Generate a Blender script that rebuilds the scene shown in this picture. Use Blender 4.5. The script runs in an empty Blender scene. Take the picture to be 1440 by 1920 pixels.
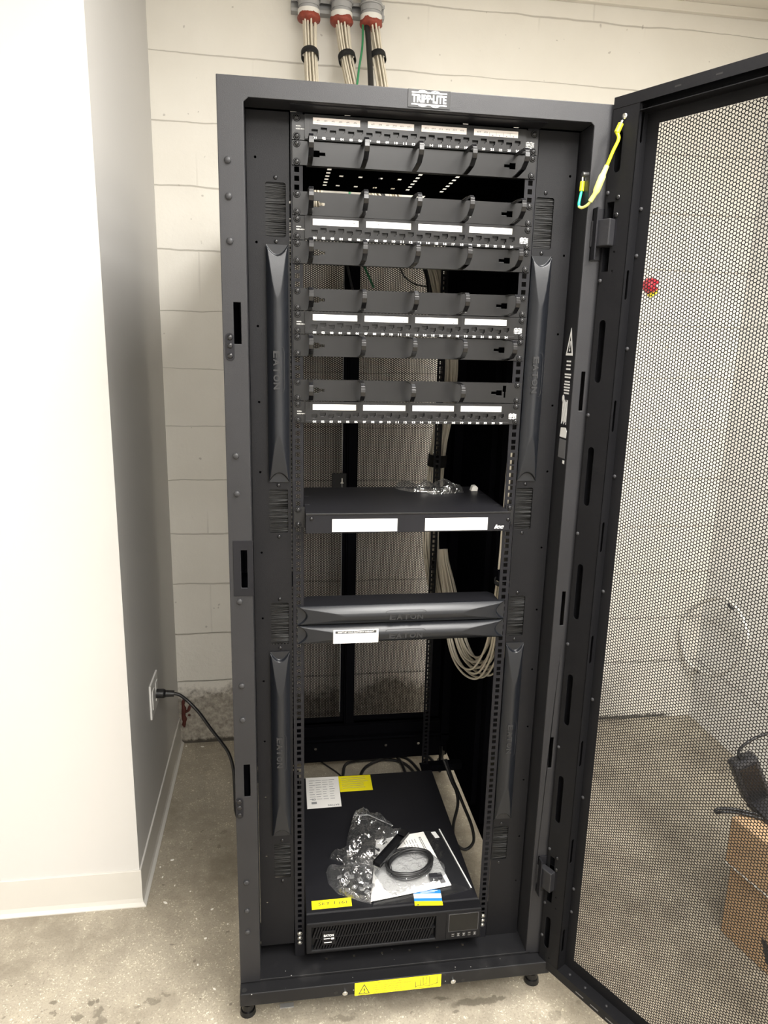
import bpy, bmesh, math, random
import numpy as np
from mathutils import Vector, Matrix, noise
from mathutils.geometry import tessellate_polygon

random.seed(7)
SC = bpy.context.scene
COL = SC.collection

# ------------------------------------------------------------------ camera
def look_basis(yaw, pitch, roll):
    fw = Vector((math.sin(yaw)*math.cos(pitch), math.cos(yaw)*math.cos(pitch), math.sin(pitch)))
    rt = Vector((math.cos(yaw), -math.sin(yaw), 0)); up = rt.cross(fw)
    r2 = rt*math.cos(roll) + up*math.sin(roll); u2 = -rt*math.sin(roll) + up*math.cos(roll)
    return r2, u2, fw
cam_data = bpy.data.cameras.new('camera'); cam = bpy.data.objects.new('camera', cam_data); COL.objects.link(cam)
_r, _u, _f = look_basis(.150741, -.230326, .0242057)
cam.matrix_world = Matrix(((_r.x, _u.x, -_f.x, -.27255), (_r.y, _u.y, -_f.y, -1.42061), (_r.z, _u.z, -_f.z, 1.62331), (0, 0, 0, 1)))
cam_data.sensor_fit = 'VERTICAL'; cam_data.sensor_height = 36.0; cam_data.lens = 1331/1920*36.0
cam_data.clip_start = .05; cam_data.clip_end = 40
SC.camera = cam

# ------------------------------------------------------------------ world, lamps, exposure
SC.view_settings.view_transform = 'Standard'; SC.view_settings.look = 'None'
SC.view_settings.gamma = 1; SC.view_settings.use_curve_mapping = False
SC.view_settings.exposure = 0.0
try:
    SC.cycles.use_denoising = True
    SC.cycles.max_bounces = 10; SC.cycles.transparent_max_bounces = 24
except Exception: pass
W = bpy.data.worlds.new('world'); SC.world = W; W.use_nodes = True
W.node_tree.nodes['Background'].inputs[0].default_value = (1, .95, .88, 1)
W.node_tree.nodes['Background'].inputs[1].default_value = .0
LAMPS = [((.32, -.80), 65), ((1.05, -1.6), 44), ((.27, -2.3), 46), ((-.42, -2.3), 43)]  # first lamp inferred from the cast shadows, the other three added as fill
LAMP_COLOR = (1, .976, .94)
CEIL = 2.85
for (lx, ly), watts in LAMPS:
    ld = bpy.data.lights.new('lamp_and_fill_glow', 'AREA'); ld.shape = 'RECTANGLE'; ld.size = .52; ld.size_y = 1.12
    ld.energy = watts; ld.color = LAMP_COLOR
    lo = bpy.data.objects.new('lamp_and_fill_glow', ld); lo.location = (lx, ly, CEIL-.035); COL.objects.link(lo)

# ------------------------------------------------------------------ materials
def NT(name):
    m = bpy.data.materials.new(name); m.use_nodes = True
    nt = m.node_tree; return m, nt, nt.nodes['Principled BSDF']
def node(nt, kind, ins=None, **props):
    n = nt.nodes.new(kind)
    for k, v in props.items(): setattr(n, k, v)
    for k, v in (ins or {}).items():
        if hasattr(v, 'is_output'): nt.links.new(v, n.inputs[k])
        else: n.inputs[k].default_value = v
    return n
def math_(nt, op, a, b=0.0, c=None, clamp=False):
    ins = {0: a, 1: b}
    if c is not None: ins[2] = c
    return node(nt, 'ShaderNodeMath', ins, operation=op, use_clamp=clamp).outputs[0]
def mixc(nt, fac, a, b):
    n = nt.nodes.new('ShaderNodeMix'); n.data_type = 'RGBA'
    for k, v in ((0, fac), (6, a), (7, b)):
        if hasattr(v, 'is_output'): nt.links.new(v, n.inputs[k])
        else: n.inputs[k].default_value = v
    return n.outputs[2]
def c4(c): return (c[0], c[1], c[2], 1)
def ramp(nt, fac, lo, hi): return node(nt, 'ShaderNodeMapRange', {0: fac, 1: lo, 2: hi, 3: 0., 4: 1.}, clamp=True).outputs[0]
def mat(name, col, rough=.5, metal=0., spec=.5, nscale=0, namt=0., bscale=0, bstr=0., coat=0.):
    m, nt, p = NT(name)
    p.inputs['Base Color'].default_value = c4(col); p.inputs['Roughness'].default_value = rough
    p.inputs['Metallic'].default_value = metal; p.inputs['Specular IOR Level'].default_value = spec
    p.inputs['Coat Weight'].default_value = coat
    if nscale or bscale:
        co = node(nt, 'ShaderNodeTexCoord').outputs['Object']
    if nscale:
        n = node(nt, 'ShaderNodeTexNoise', {'Vector': co, 'Scale': nscale, 'Detail': 4.}).outputs['Fac']
        d = [max(0, x*(1-namt)) for x in col]; l = [min(1, x*(1+namt)) for x in col]
        nt.links.new(mixc(nt, ramp(nt, n, .3, .7), c4(d), c4(l)), p.inputs['Base Color'])
    if bscale:
        n = node(nt, 'ShaderNodeTexNoise', {'Vector': co, 'Scale': bscale, 'Detail': 2.}).outputs['Fac']
        nt.links.new(node(nt, 'ShaderNodeBump', {'Height': n, 'Strength': bstr, 'Distance': .001}).outputs[0], p.inputs['Normal'])
    return m
MT = {}
MT['powder'] = mat('black_powder_coat', (.0165, .0165, .0185), .45, spec=.34, nscale=9, namt=.10, bscale=900, bstr=.25)
MT['panel'] = mat('black_steel_panel', (.010, .010, .012), .42, spec=.16, nscale=6, namt=.15, bscale=1100, bstr=.15)
MT['plate'] = mat('satin_black_plate', (.007, .007, .0075), .29, spec=.32, nscale=14, namt=.25)
MT['plastic'] = mat('black_plastic', (.007, .007, .008), .42, spec=.16)
MT['gloss'] = mat('glossy_black_plastic', (.007, .007, .008), .22, spec=.5)
MT['matte'] = mat('matte_black', (.012, .012, .013), .7)
MT['blank'] = mat('charcoal_blank_plastic', (.0085, .0095, .012), .31, spec=.36, bscale=700, bstr=.1)
def mat_flat(name, col):
    m, nt, p = NT(name)
    nt.links.new(node(nt, 'ShaderNodeBsdfDiffuse', {'Color': c4(col)}).outputs[0], nt.nodes['Material Output'].inputs[0]); return m
MT['inner'] = mat_flat('dark_interior_steel', (.0055, .0055, .007))
MT['dam'] = mat('dark_grey_panel_coat', (.0065, .0065, .0075), .5, spec=.18, nscale=9, namt=.1, bscale=900, bstr=.25)
MT['blockr'] = None
MT['cavity'] = mat('port_black', (.006, .006, .006), .6)
MT['white'] = mat('white_print', (.8, .8, .78), .6)
MT['label'] = mat('white_label', (.82, .82, .80), .45)
MT['shadelabel'] = mat('shaded_label', (.80, .74, .70), .5)  # label white with the shade of the rack's top band put into it
MT['ink'] = mat('dark_ink', (.03, .03, .03), .7)
MT['greyink'] = mat('grey_ink', (.25, .25, .25), .7)
MT['yellow'] = mat('yellow_label', (.86, .74, .01), .5)
MT['blue'] = mat('blue_label', (.02, .20, .52), .5)
MT['chrome'] = mat('bright_zinc', (.62, .62, .6), .25, metal=1)
MT['darkscrew'] = mat('black_oxide_screw', (.008, .008, .009), .2, spec=.38)
MT['rivet'] = mat('dull_rivet', (.028, .028, .03), .45, spec=.28)
MT['cable'] = mat('ivory_cable', (.72, .66, .54), .5, nscale=30, namt=.06)
MT['cord'] = mat('black_rubber_cord', (.014, .014, .015), .38)
MT['velcro'] = mat('black_velcro', (.008, .008, .008), .9)
MT['green'] = mat('green_insulation', (.03, .22, .09), .45)
MT['teal'] = mat('teal_green_insulation', (.02, .42, .27), .4)
MT['yelwire'] = mat('yellow_insulation', (.80, .78, .02), .4)
MT['paleyel'] = mat('pale_yellow_sleeve', (.80, .78, .22), .45)
MT['pvc'] = mat('grey_conduit', (.36, .36, .36), .4, nscale=20, namt=.1)
MT['strut'] = mat('galvanised_strut', (.40, .40, .40), .4, metal=.4)
MT['collar'] = mat('white_bushing', (.75, .73, .68), .5)
MT['firestop'] = mat('red_firestop_putty', (.26, .048, .028), .6, nscale=60, namt=.25, bscale=120, bstr=.6)
MT['rust'] = mat('dark_red_paint', (.09, .02, .015), .5)
MT['red'] = mat('red_plastic', (.55, .02, .04), .35)
MT['bristle'] = mat('black_bristle', (.011, .011, .011), .5, spec=.3)
MT['drywall'] = mat('off_white_wall_paint', (.60, .589, .572), .55, nscale=3, namt=.012)
MT['cove'] = mat('white_vinyl_base', (.60, .58, .54), .4)
MT['ceiling'] = mat('ceiling_paint', (.76, .72, .64), .7)
MT['trim'] = mat('ceiling_trim_paint', (.74, .70, .62), .5)
MT['paper'] = mat('white_paper', (.84, .82, .78), .6)
MT['outlet'] = mat('white_outlet', (.82, .81, .78), .35)
MT['card'] = mat('brown_cardboard', (.50, .335, .19), .75, nscale=25, namt=.08)
MT['chip'] = mat('paint_chip', (.85, .83, .76), .6)
MT['adapter'] = mat('black_adapter', (.02, .02, .024), .45)
MT['lcd'] = mat('dark_display', (.004, .004, .004), .1, spec=.3)
MT['greywash'] = mat('grey_sticker_patch', (.12, .12, .125), .5)

def mat_lamp():
    m, nt, p = NT('lamp_diffuser')
    p.inputs['Base Color'].default_value = (.9, .88, .84, 1)
    p.inputs['Emission Color'].default_value = c4(LAMP_COLOR); p.inputs['Emission Strength'].default_value = 6
    return m
MT['lamp'] = mat_lamp()
def mat_dusty():
    m, nt, p = NT('dusty_black_steel')
    co = node(nt, 'ShaderNodeTexCoord').outputs['Object']
    vo = node(nt, 'ShaderNodeTexVoronoi', {'Vector': co, 'Scale': 75.}).outputs
    keep = ramp(nt, node(nt, 'ShaderNodeSeparateXYZ', {0: vo['Color']}).outputs[0], .80, .82)
    dot = math_(nt, 'MULTIPLY', math_(nt, 'SUBTRACT', 1., ramp(nt, vo['Distance'], .05, .13)), keep)
    n = ramp(nt, node(nt, 'ShaderNodeTexNoise', {'Vector': co, 'Scale': 14., 'Detail': 5.}).outputs['Fac'], .58, .8)
    c = mixc(nt, math_(nt, 'MULTIPLY', n, .045), (.0085, .0085, .0095, 1), (.35, .34, .33, 1))
    nt.links.new(mixc(nt, math_(nt, 'MULTIPLY', dot, .7), c, (.55, .54, .52, 1)), p.inputs['Base Color'])
    p.inputs['Roughness'].default_value = .45; p.inputs['Specular IOR Level'].default_value = .24
    return m
MT['dusty'] = mat_dusty()

def mat_clear(name='clear_plastic_film', bs=1.1):
    m, nt, p = NT(name)
    out = nt.nodes['Material Output']
    tr = node(nt, 'ShaderNodeBsdfTransparent', {'Color': (.93, .94, .95, 1)})
    gl = node(nt, 'ShaderNodeBsdfGlossy', {'Color': (1, 1, 1, 1), 'Roughness': .12})
    di = node(nt, 'ShaderNodeBsdfTranslucent', {'Color': (.9, .9, .92, 1)})
    co = node(nt, 'ShaderNodeTexCoord').outputs['Object']
    wv = node(nt, 'ShaderNodeTexNoise', {'Vector': co, 'Scale': 34., 'Detail': 1., 'Distortion': 1.8}).outputs['Fac']
    wv = math_(nt, 'ABSOLUTE', math_(nt, 'SUBTRACT', wv, .5))
    bp = node(nt, 'ShaderNodeBump', {'Height': wv, 'Strength': bs, 'Distance': .006}).outputs[0]
    nt.links.new(bp, gl.inputs['Normal'])
    fr = node(nt, 'ShaderNodeLayerWeight', {'Blend': .5, 'Normal': bp}).outputs['Facing']
    fr = math_(nt, 'POWER', fr, 2.6)
    a = nt.nodes.new('ShaderNodeMixShader'); b = nt.nodes.new('ShaderNodeMixShader')
    a.inputs[0].default_value = .17 if bs > .3 else .06
    nt.links.new(tr.outputs[0], a.inputs[1]); nt.links.new(di.outputs[0], a.inputs[2])
    nt.links.new(math_(nt, 'MULTIPLY_ADD', fr, .9, .15 if bs > .3 else .05, clamp=True), b.inputs[0])
    nt.links.new(a.outputs[0], b.inputs[1]); nt.links.new(gl.outputs[0], b.inputs[2])
    nt.links.new(b.outputs[0], out.inputs[0])
    return m
MT['clear'] = mat_clear()
MT['clearflat'] = mat_clear('flat_clear_sleeve', .06)

def mat_block(course0=.484, course=.2074, ca=(.755, .725, .655, 1), cb=(.80, .772, .705, 1), name='painted_concrete_block', jf=.50):
    m, nt, p = NT(name)
    co = node(nt, 'ShaderNodeTexCoord').outputs['Object']
    sx = node(nt, 'ShaderNodeSeparateXYZ', {0: co})
    n1 = node(nt, 'ShaderNodeTexNoise', {'Vector': co, 'Scale': 5., 'Detail': 6.}).outputs['Fac']
    n2 = node(nt, 'ShaderNodeTexNoise', {'Vector': co, 'Scale': 45., 'Detail': 5., 'Roughness': .65}).outputs['Fac']
    n3 = node(nt, 'ShaderNodeTexNoise', {'Vector': co, 'Scale': 1.3, 'Detail': 3.}).outputs['Fac']
    zw = math_(nt, 'ADD', sx.outputs[2], math_(nt, 'MULTIPLY', math_(nt, 'SUBTRACT', n1, .5), .022))
    q = math_(nt, 'DIVIDE', math_(nt, 'SUBTRACT', zw, course0), course)
    fr = math_(nt, 'FRACT', math_(nt, 'ADD', q, 40.5))
    dz = math_(nt, 'MULTIPLY', math_(nt, 'ABSOLUTE', math_(nt, 'SUBTRACT', fr, .5)), course)
    thick = math_(nt, 'MULTIPLY_ADD', ramp(nt, n3, .35, .65), .0022, .0009)
    bed = math_(nt, 'SUBTRACT', 1., ramp(nt, math_(nt, 'DIVIDE', dz, thick), .5, 1.6))
    # vertical joints, every .4 m, staggered per course, mostly filled with paint
    row = math_(nt, 'FLOOR', math_(nt, 'ADD', q, 40.))
    st = math_(nt, 'MULTIPLY', math_(nt, 'MODULO', row, 2.), .2)
    xs = math_(nt, 'ADD', math_(nt, 'ADD', sx.outputs[0], sx.outputs[1]), math_(nt, 'MULTIPLY', math_(nt, 'SUBTRACT', n1, .5), .012))
    xf = math_(nt, 'FRACT', math_(nt, 'DIVIDE', math_(nt, 'ADD', math_(nt, 'SUBTRACT', xs, 2.365-.2), math_(nt, 'ADD', st, 40.)), .4))
    dx = math_(nt, 'MULTIPLY', math_(nt, 'ABSOLUTE', math_(nt, 'SUBTRACT', xf, .5)), .4)
    head = math_(nt, 'MULTIPLY', math_(nt, 'SUBTRACT', 1., ramp(nt, dx, .001, .0045)), ramp(nt, n3, .50, .62))
    bed = math_(nt, 'MULTIPLY', bed, ramp(nt, sx.outputs[2], .2, .3))
    joint = math_(nt, 'MAXIMUM', bed, math_(nt, 'MULTIPLY', head, .45))
    base = mixc(nt, ramp(nt, n1, .3, .7), ca, cb)
    c = mixc(nt, math_(nt, 'MULTIPLY', joint, jf), base, (.22, .19, .15, 1))
    pit = ramp(nt, node(nt, 'ShaderNodeTexNoise', {'Vector': co, 'Scale': 38., 'Detail': 1.}).outputs['Fac'], .765, .79)
    c = mixc(nt, math_(nt, 'MULTIPLY', pit, .4), c, (.2, .17, .14, 1))
    # bare, damp concrete band at the foot of the wall
    edge = math_(nt, 'ADD', sx.outputs[2], math_(nt, 'ADD', math_(nt, 'MULTIPLY', math_(nt, 'SUBTRACT', n1, .5), .22), math_(nt, 'MULTIPLY', math_(nt, 'SUBTRACT', n2, .5), .10)))
    bare = math_(nt, 'MULTIPLY', math_(nt, 'SUBTRACT', 1., ramp(nt, edge, .20, .25)), math_(nt, 'SUBTRACT', 1., ramp(nt, sx.outputs[0], 1.0, 1.3)))
    grime = mixc(nt, ramp(nt, n2, .35, .65), (.17, .152, .125, 1), (.43, .39, .33, 1))
    c = mixc(nt, math_(nt, 'MULTIPLY', bare, .93), c, grime)
    gap_shade = math_(nt, 'SUBTRACT', 1., ramp(nt, math_(nt, 'ADD', sx.outputs[2], math_(nt, 'MULTIPLY', math_(nt, 'SUBTRACT', n2, .5), .03)), .012, .022))  # shade of the gap between wall and floor, painted as a dark strip
    c = mixc(nt, math_(nt, 'MULTIPLY', math_(nt, 'MULTIPLY', gap_shade, .9), math_(nt, 'SUBTRACT', 1., ramp(nt, sx.outputs[0], 1.45, 1.5))), c, (.035, .028, .02, 1))
    nt.links.new(c, p.inputs['Base Color']); p.inputs['Roughness'].default_value = .55
    h = math_(nt, 'SUBTRACT', math_(nt, 'MULTIPLY', n2, .35), math_(nt, 'MULTIPLY', joint, .9))
    rough_lo = math_(nt, 'MULTIPLY_ADD', math_(nt, 'SUBTRACT', 1., ramp(nt, edge, .2, .6)), 1.3, .35)
    nt.links.new(node(nt, 'ShaderNodeBump', {'Height': h, 'Strength': rough_lo, 'Distance': .006}).outputs[0], p.inputs['Normal'])
    return m
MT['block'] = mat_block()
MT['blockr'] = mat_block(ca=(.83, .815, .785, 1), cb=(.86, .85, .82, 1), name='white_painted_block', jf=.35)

def mat_floor():
    m, nt, p = NT('worn_concrete_floor')
    co = node(nt, 'ShaderNodeTexCoord').outputs['Object']
    n1 = node(nt, 'ShaderNodeTexNoise', {'Vector': co, 'Scale': 2.6, 'Detail': 8., 'Roughness': .6}).outputs['Fac']
    n2 = node(nt, 'ShaderNodeTexNoise', {'Vector': co, 'Scale': 16., 'Detail': 7., 'Roughness': .7}).outputs['Fac']
    n3 = node(nt, 'ShaderNodeTexNoise', {'Vector': co, 'Scale': 190., 'Detail': 4., 'Roughness': .7}).outputs['Fac']
    c = mixc(nt, ramp(nt, n1, .34, .68), (.22, .19, .145, 1), (.44, .395, .315, 1))
    c = mixc(nt, math_(nt, 'MULTIPLY', ramp(nt, n2, .45, .75), .6), c, (.50, .45, .35, 1))
    c = mixc(nt, math_(nt, 'MULTIPLY', ramp(nt, n3, .50, .66), .5), c, (.17, .15, .115, 1))
    w0 = node(nt, 'ShaderNodeVectorMath', {0: node(nt, 'ShaderNodeTexNoise', {'Vector': co, 'Scale': 90., 'Detail': 2.}).outputs['Color'], 'Scale': .02}, operation='SCALE').outputs[0]
    cw0 = node(nt, 'ShaderNodeVectorMath', {0: co, 1: w0}, operation='ADD').outputs[0]
    vo = node(nt, 'ShaderNodeTexVoronoi', {'Vector': cw0, 'Scale': 165.}).outputs
    keep = ramp(nt, node(nt, 'ShaderNodeSeparateXYZ', {0: vo['Color']}).outputs[0], .60, .68)
    spk = math_(nt, 'MULTIPLY', math_(nt, 'SUBTRACT', 1., ramp(nt, vo['Distance'], .20, .42)), keep)
    spk = math_(nt, 'MULTIPLY', spk, ramp(nt, math_(nt, 'MULTIPLY_ADD', n1, .6, math_(nt, 'MULTIPLY', n2, .5)), .48, .62))
    c = mixc(nt, math_(nt, 'MULTIPLY', spk, .75), c, (.84, .79, .64, 1))
    # small dark pock marks and the oval drips in front of the rack
    warp = node(nt, 'ShaderNodeTexNoise', {'Vector': co, 'Scale': 38., 'Detail': 4.}).outputs['Color']
    wv = node(nt, 'ShaderNodeVectorMath', {0: warp, 1: (.5, .5, .5)}, operation='SUBTRACT').outputs[0]
    wv = node(nt, 'ShaderNodeVectorMath', {0: wv, 'Scale': .045}, operation='SCALE').outputs[0]
    cw = node(nt, 'ShaderNodeVectorMath', {0: co, 1: wv}, operation='ADD').outputs[0]
    tot = None
    for (x, y, rx, ry, k) in [(.20, .0, .050, .012, .75), (.26, .004, .03, .008, .7), (.128, .02, .02, .006, .7), (.155, -.02, .012, .006, .6), (-.845, .13, .013, .008, .7), (-.752, .118, .009, .012, .7), (-.735, .125, .008, .009, .7), (-.728, .085, .010, .02, .6), (-.775, .085, .014, .010, .65), (-.835, .10, .009, .007, .6), (-.60, .105, .020, .009, .55), (-.63, .09, .012, .007, .5), (-.57, .115, .010, .006, .5),
                              (.513, -.054, .016, .010, .4), (.397, -.062, .020, .013, .45), (.47, -.03, .010, .008, .4), (-.469, .732, .011, .011, .4), (-.48, .66, .007, .007, .5), (-.54, .745, .006, .006, .5), (-.13, .0, .035, .010, .5), (-.72, .06, .012, .016, .55)]:
        d = node(nt, 'ShaderNodeVectorMath', {0: cw, 1: (x, y, 0)}, operation='SUBTRACT').outputs[0]
        d = node(nt, 'ShaderNodeVectorMath', {0: d, 1: (1/rx, 1/ry, 0)}, operation='MULTIPLY').outputs[0]
        l = node(nt, 'ShaderNodeVectorMath', {0: d}, operation='LENGTH').outputs['Value']
        s = math_(nt, 'MULTIPLY', math_(nt, 'SUBTRACT', 1., ramp(nt, l, .8, 1.15)), k)
        tot = s if tot is None else math_(nt, 'MAXIMUM', tot, s)
    pock = ramp(nt, node(nt, 'ShaderNodeTexNoise', {'Vector': co, 'Scale': 34., 'Detail': 2.}).outputs['Fac'], .70, .74)
    tot = math_(nt, 'MAXIMUM', tot, math_(nt, 'MULTIPLY', pock, .55))
    c = mixc(nt, tot, c, (.11, .095, .07, 1))
    nt.links.new(c, p.inputs['Base Color'])
    nt.links.new(math_(nt, 'MULTIPLY_ADD', n2, .4, .28), p.inputs['Roughness'])
    h = math_(nt, 'ADD', math_(nt, 'MULTIPLY', n2, .6), math_(nt, 'MULTIPLY', n3, .5))
    nt.links.new(node(nt, 'ShaderNodeBump', {'Height': h, 'Strength': .35, 'Distance': .003}).outputs[0], p.inputs['Normal'])
    return m
MT['floor'] = mat_floor()

# ------------------------------------------------------------------ text outlines (converted once, up front)
TXT = {}
def make_texts(strings):
    obs = []
    for s, bold, shear in strings:
        cu = bpy.data.curves.new('t', 'FONT'); cu.body = s; cu.size = 1; cu.resolution_u = 3; cu.offset = bold; cu.shear = shear
        ob = bpy.data.objects.new('t', cu); COL.objects.link(ob); obs.append(ob)
    bpy.context.view_layer.update(); dg = bpy.context.evaluated_depsgraph_get()
    for (s, bold, shear), ob in zip(strings, obs):
        me = bpy.data.meshes.new_from_object(ob.evaluated_get(dg))
        v = [(q.co.x, q.co.y) for q in me.vertices]; f = [tuple(q.vertices) for q in me.polygons]
        xs = [a for a, _ in v]; ys = [b for _, b in v]
        TXT[s] = (v, f, min(xs), max(xs), min(ys), max(ys))
        bpy.data.meshes.remove(me)
    for ob in obs:
        cu = ob.data; bpy.data.objects.remove(ob); bpy.data.curves.remove(cu)
NUM = ['%02d' % i for i in range(1, 25)]
APS = ['AP%d' % i for i in range(1, 21)]
E28 = ['E%d' % i for i in range(25, 36)]
CAUT = ['To reduce the risk of injury, install to provide', 'support and bolt rack to adjacent equipment;', 'when in doubt, refer to manual.', 'Stabilizer parts must be fitted before', 'rack is loaded with equipment.']
make_texts([(s, .03, 0) for s in NUM] + [(s, .0, 0) for s in APS + E28] + [('MODEL:', .02, 0), ('N252-024-6A', .02, 0),
            ('TRIPP\u00b7LITE', .034, 0), ('EATON', .035, 0), ('icc', .05, .3), ('W', .06, 0), ('!', .03, 0), ("DON'T LET YOUR EQUIPMENT OVERHEAT", .02, 0), ('SET 1 (6)', 0, .1), ('CE', .02, 0)]
           + [(s, 0, 0) for s in CAUT] + [(s, .03, 0) for s in 'EATON'])

# ------------------------------------------------------------------ mesh building helpers
X, Y, Z = Vector((1, 0, 0)), Vector((0, 1, 0)), Vector((0, 0, 1))
class Fr:                                   # a local frame: o + a*u + b*v + c*(u x v)
    def __init__(s, o, u=X, v=Z): s.o = Vector(o); s.u = Vector(u); s.v = Vector(v); s.n = s.u.cross(s.v)
    def p(s, a, b, c=0.): return s.o + s.u*a + s.v*b + s.n*c
FRONT = Fr((0, 0, 0))                        # u = x, v = z, n = -y
OFF = {}
class M:
    def __init__(s): s.v = []; s.f = []; s.mi = []; s.sm = []
    def add(s, vs, fs, smooth=False, m=0):
        b = len(s.v); s.v.extend([tuple(q) for q in vs])
        for f in fs: s.f.append(tuple(i+b for i in f)); s.mi.append(m); s.sm.append(smooth)
        return s
    def box(s, x0, x1, y0, y1, z0, z1, m=0):
        vs = [(x, y, z) for z in (z0, z1) for y in (y0, y1) for x in (x0, x1)]
        return s.add(vs, [(0, 2, 3, 1), (4, 5, 7, 6), (0, 1, 5, 4), (2, 6, 7, 3), (0, 4, 6, 2), (1, 3, 7, 5)], m=m)
    def fbox(s, F, a0, a1, b0, b1, c0, c1, m=0):
        vs = [F.p(a, b, c) for c in (c0, c1) for b in (b0, b1) for a in (a0, a1)]
        return s.add(vs, [(0, 2, 3, 1), (4, 5, 7, 6), (0, 1, 5, 4), (2, 6, 7, 3), (0, 4, 6, 2), (1, 3, 7, 5)], m=m)
    def prism(s, F, outer, holes=(), c0=0., c1=.002, m=0):
        loops = [list(outer)] + [list(h) for h in holes]
        flat = [q for l in loops for q in l]
        tris = tessellate_polygon([[Vector((a, b, 0)) for a, b in l] for l in loops])
        n = len(flat)
        vs = [F.p(a, b, c0) for a, b in flat] + [F.p(a, b, c1) for a, b in flat]
        fs = []
        for t in tris:
            (ax, ay), (bx, by), (cx, cy) = (flat[i] for i in t)
            if (bx-ax)*(cy-ay)-(by-ay)*(cx-ax) < 0: t = (t[0], t[2], t[1])
            fs.append((t[2], t[1], t[0])); fs.append(tuple(i+n for i in t))
        k = 0
        for li, l in enumerate(loops):
            area = sum(l[i][0]*l[(i+1) % len(l)][1]-l[(i+1) % len(l)][0]*l[i][1] for i in range(len(l)))
            ccw = (area > 0) == (li == 0)
            for i in range(len(l)):
                a, b = k+i, k+(i+1) % len(l)
                fs.append((a, b, b+n, a+n) if ccw else (b, a, a+n, b+n))
            k += len(l)
        return s.add(vs, fs, m=m)
    def tube(s, path, r, n=8, m=0, closed=False):
        P = [Vector(q) for q in path]; N = len(P); rr = r if isinstance(r, (list, tuple)) else [r]*N
        t0 = (P[1]-P[0]).normalized(); up = Z if abs(t0.z) < .9 else X
        a = t0.cross(up).normalized(); vs = []
        for i in range(N):
            if closed: t = (P[(i+1) % N]-P[i-1]).normalized()
            else: t = (P[min(i+1, N-1)]-P[max(i-1, 0)]).normalized()
            a = (a-t*a.dot(t)); a = a.normalized() if a.length > 1e-6 else t.orthogonal().normalized()
            b = t.cross(a)
            vs += [P[i]+(a*math.cos(2*math.pi*k/n)+b*math.sin(2*math.pi*k/n))*rr[i] for k in range(n)]
        fs = [(i*n+k, i*n+(k+1) % n, (i+1)*n+(k+1) % n, (i+1)*n+k) for i in range(N-1) for k in range(n)]
        if closed: fs += [((N-1)*n+k, (N-1)*n+(k+1) % n, (k+1) % n, k) for k in range(n)]
        s.add(vs, fs, True, m)
        if not closed: s.add([vs[k] for k in range(n)], [tuple(reversed(range(n)))], False, m); s.add([vs[(N-1)*n+k] for k in range(n)], [tuple(range(n))], False, m)
        return s
    def cyl(s, p0, p1, r0, r1=None, n=14, m=0):
        r1 = r0 if r1 is None else r1
        return s.tube([p0, p1], [r0, r1], n, m)
    def dome(s, p, nrm, r, h, n=12, m=0):
        nrm = Vector(nrm).normalized(); a = nrm.orthogonal().normalized(); b = nrm.cross(a); p = Vector(p); vs = []
        rings = 4
        for i in range(rings):
            t = i/rings*math.pi/2
            vs += [p+nrm*(h*math.sin(t))+(a*math.cos(2*math.pi*k/n)+b*math.sin(2*math.pi*k/n))*(r*math.cos(t)) for k in range(n)]
        vs.append(p+nrm*h)
        fs = [(i*n+k, i*n+(k+1) % n, (i+1)*n+(k+1) % n, (i+1)*n+k) for i in range(rings-1) for k in range(n)]
        fs += [((rings-1)*n+k, (rings-1)*n+(k+1) % n, rings*n) for k in range(n)]
        fs.append(tuple(reversed(range(n))))
        return s.add(vs, fs, True, m)
    def text(s, string, F, cx, cz, w=None, h=None, c=.0004, m=0, depth=0.):
        v, f, x0, x1, y0, y1 = TXT[string]
        kh = h/(y1-y0) if h else w/(x1-x0)
        kw = w/(x1-x0) if w else kh
        mx, my = (x0+x1)/2, (y0+y1)/2
        vs = [F.p(cx+(a-mx)*kw, cz+(b-my)*kh, c) for a, b in v]
        s.add(vs, f, m=m)
        if depth:
            n = len(v); from collections import Counter
            cnt = Counter(); dirn = {}
            for q in f:
                for i in range(len(q)):
                    e = (q[i], q[(i+1) % len(q)]); k = tuple(sorted(e)); cnt[k] += 1; dirn[k] = e
            vb = [F.p(cx+(a-mx)*kw, cz+(b-my)*kh, c-depth) for a, b in v]
            s.add(vs+vb, [(dirn[k][1], dirn[k][0], dirn[k][0]+n, dirn[k][1]+n) for k, q in cnt.items() if q == 1], m=m)
        return s
    def build(s, name, mats, parent=None, loc=None, bevel=0., seg=2):
        me = bpy.data.meshes.new(name)
        off = OFF[parent.name] if parent is not None else Vector(loc if loc is not None else (0, 0, 0))
        me.from_pydata([(a-off.x, b-off.y, c-off.z) for a, b, c in s.v], [], s.f)
        mats = mats if isinstance(mats, (list, tuple)) else [mats]
        for q in mats: me.materials.append(MT[q])
        me.polygons.foreach_set('material_index', s.mi); me.polygons.foreach_set('use_smooth', s.sm); me.update()
        o = bpy.data.objects.new(name, me); COL.objects.link(o)
        if parent is not None: o.parent = parent
        else: o.location = off
        OFF[o.name] = off
        if bevel:
            b = o.modifiers.new('bevel', 'BEVEL'); b.width = bevel; b.segments = seg; b.limit_method = 'ANGLE'; b.angle_limit = math.radians(40)
        return o
def rect(a0, a1, b0, b1): return [(a0, b0), (a1, b0), (a1, b1), (a0, b1)]
def stadium(a, b0, b1, w, n=6):
    r = w/2; pts = []
    for k in range(n+1): t = math.pi*k/n; pts.append((a+r*math.cos(t), b1-r+r*math.sin(t)))
    for k in range(n+1): t = math.pi+math.pi*k/n; pts.append((a+r*math.cos(t), b0+r+r*math.sin(t)))
    return pts
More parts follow.
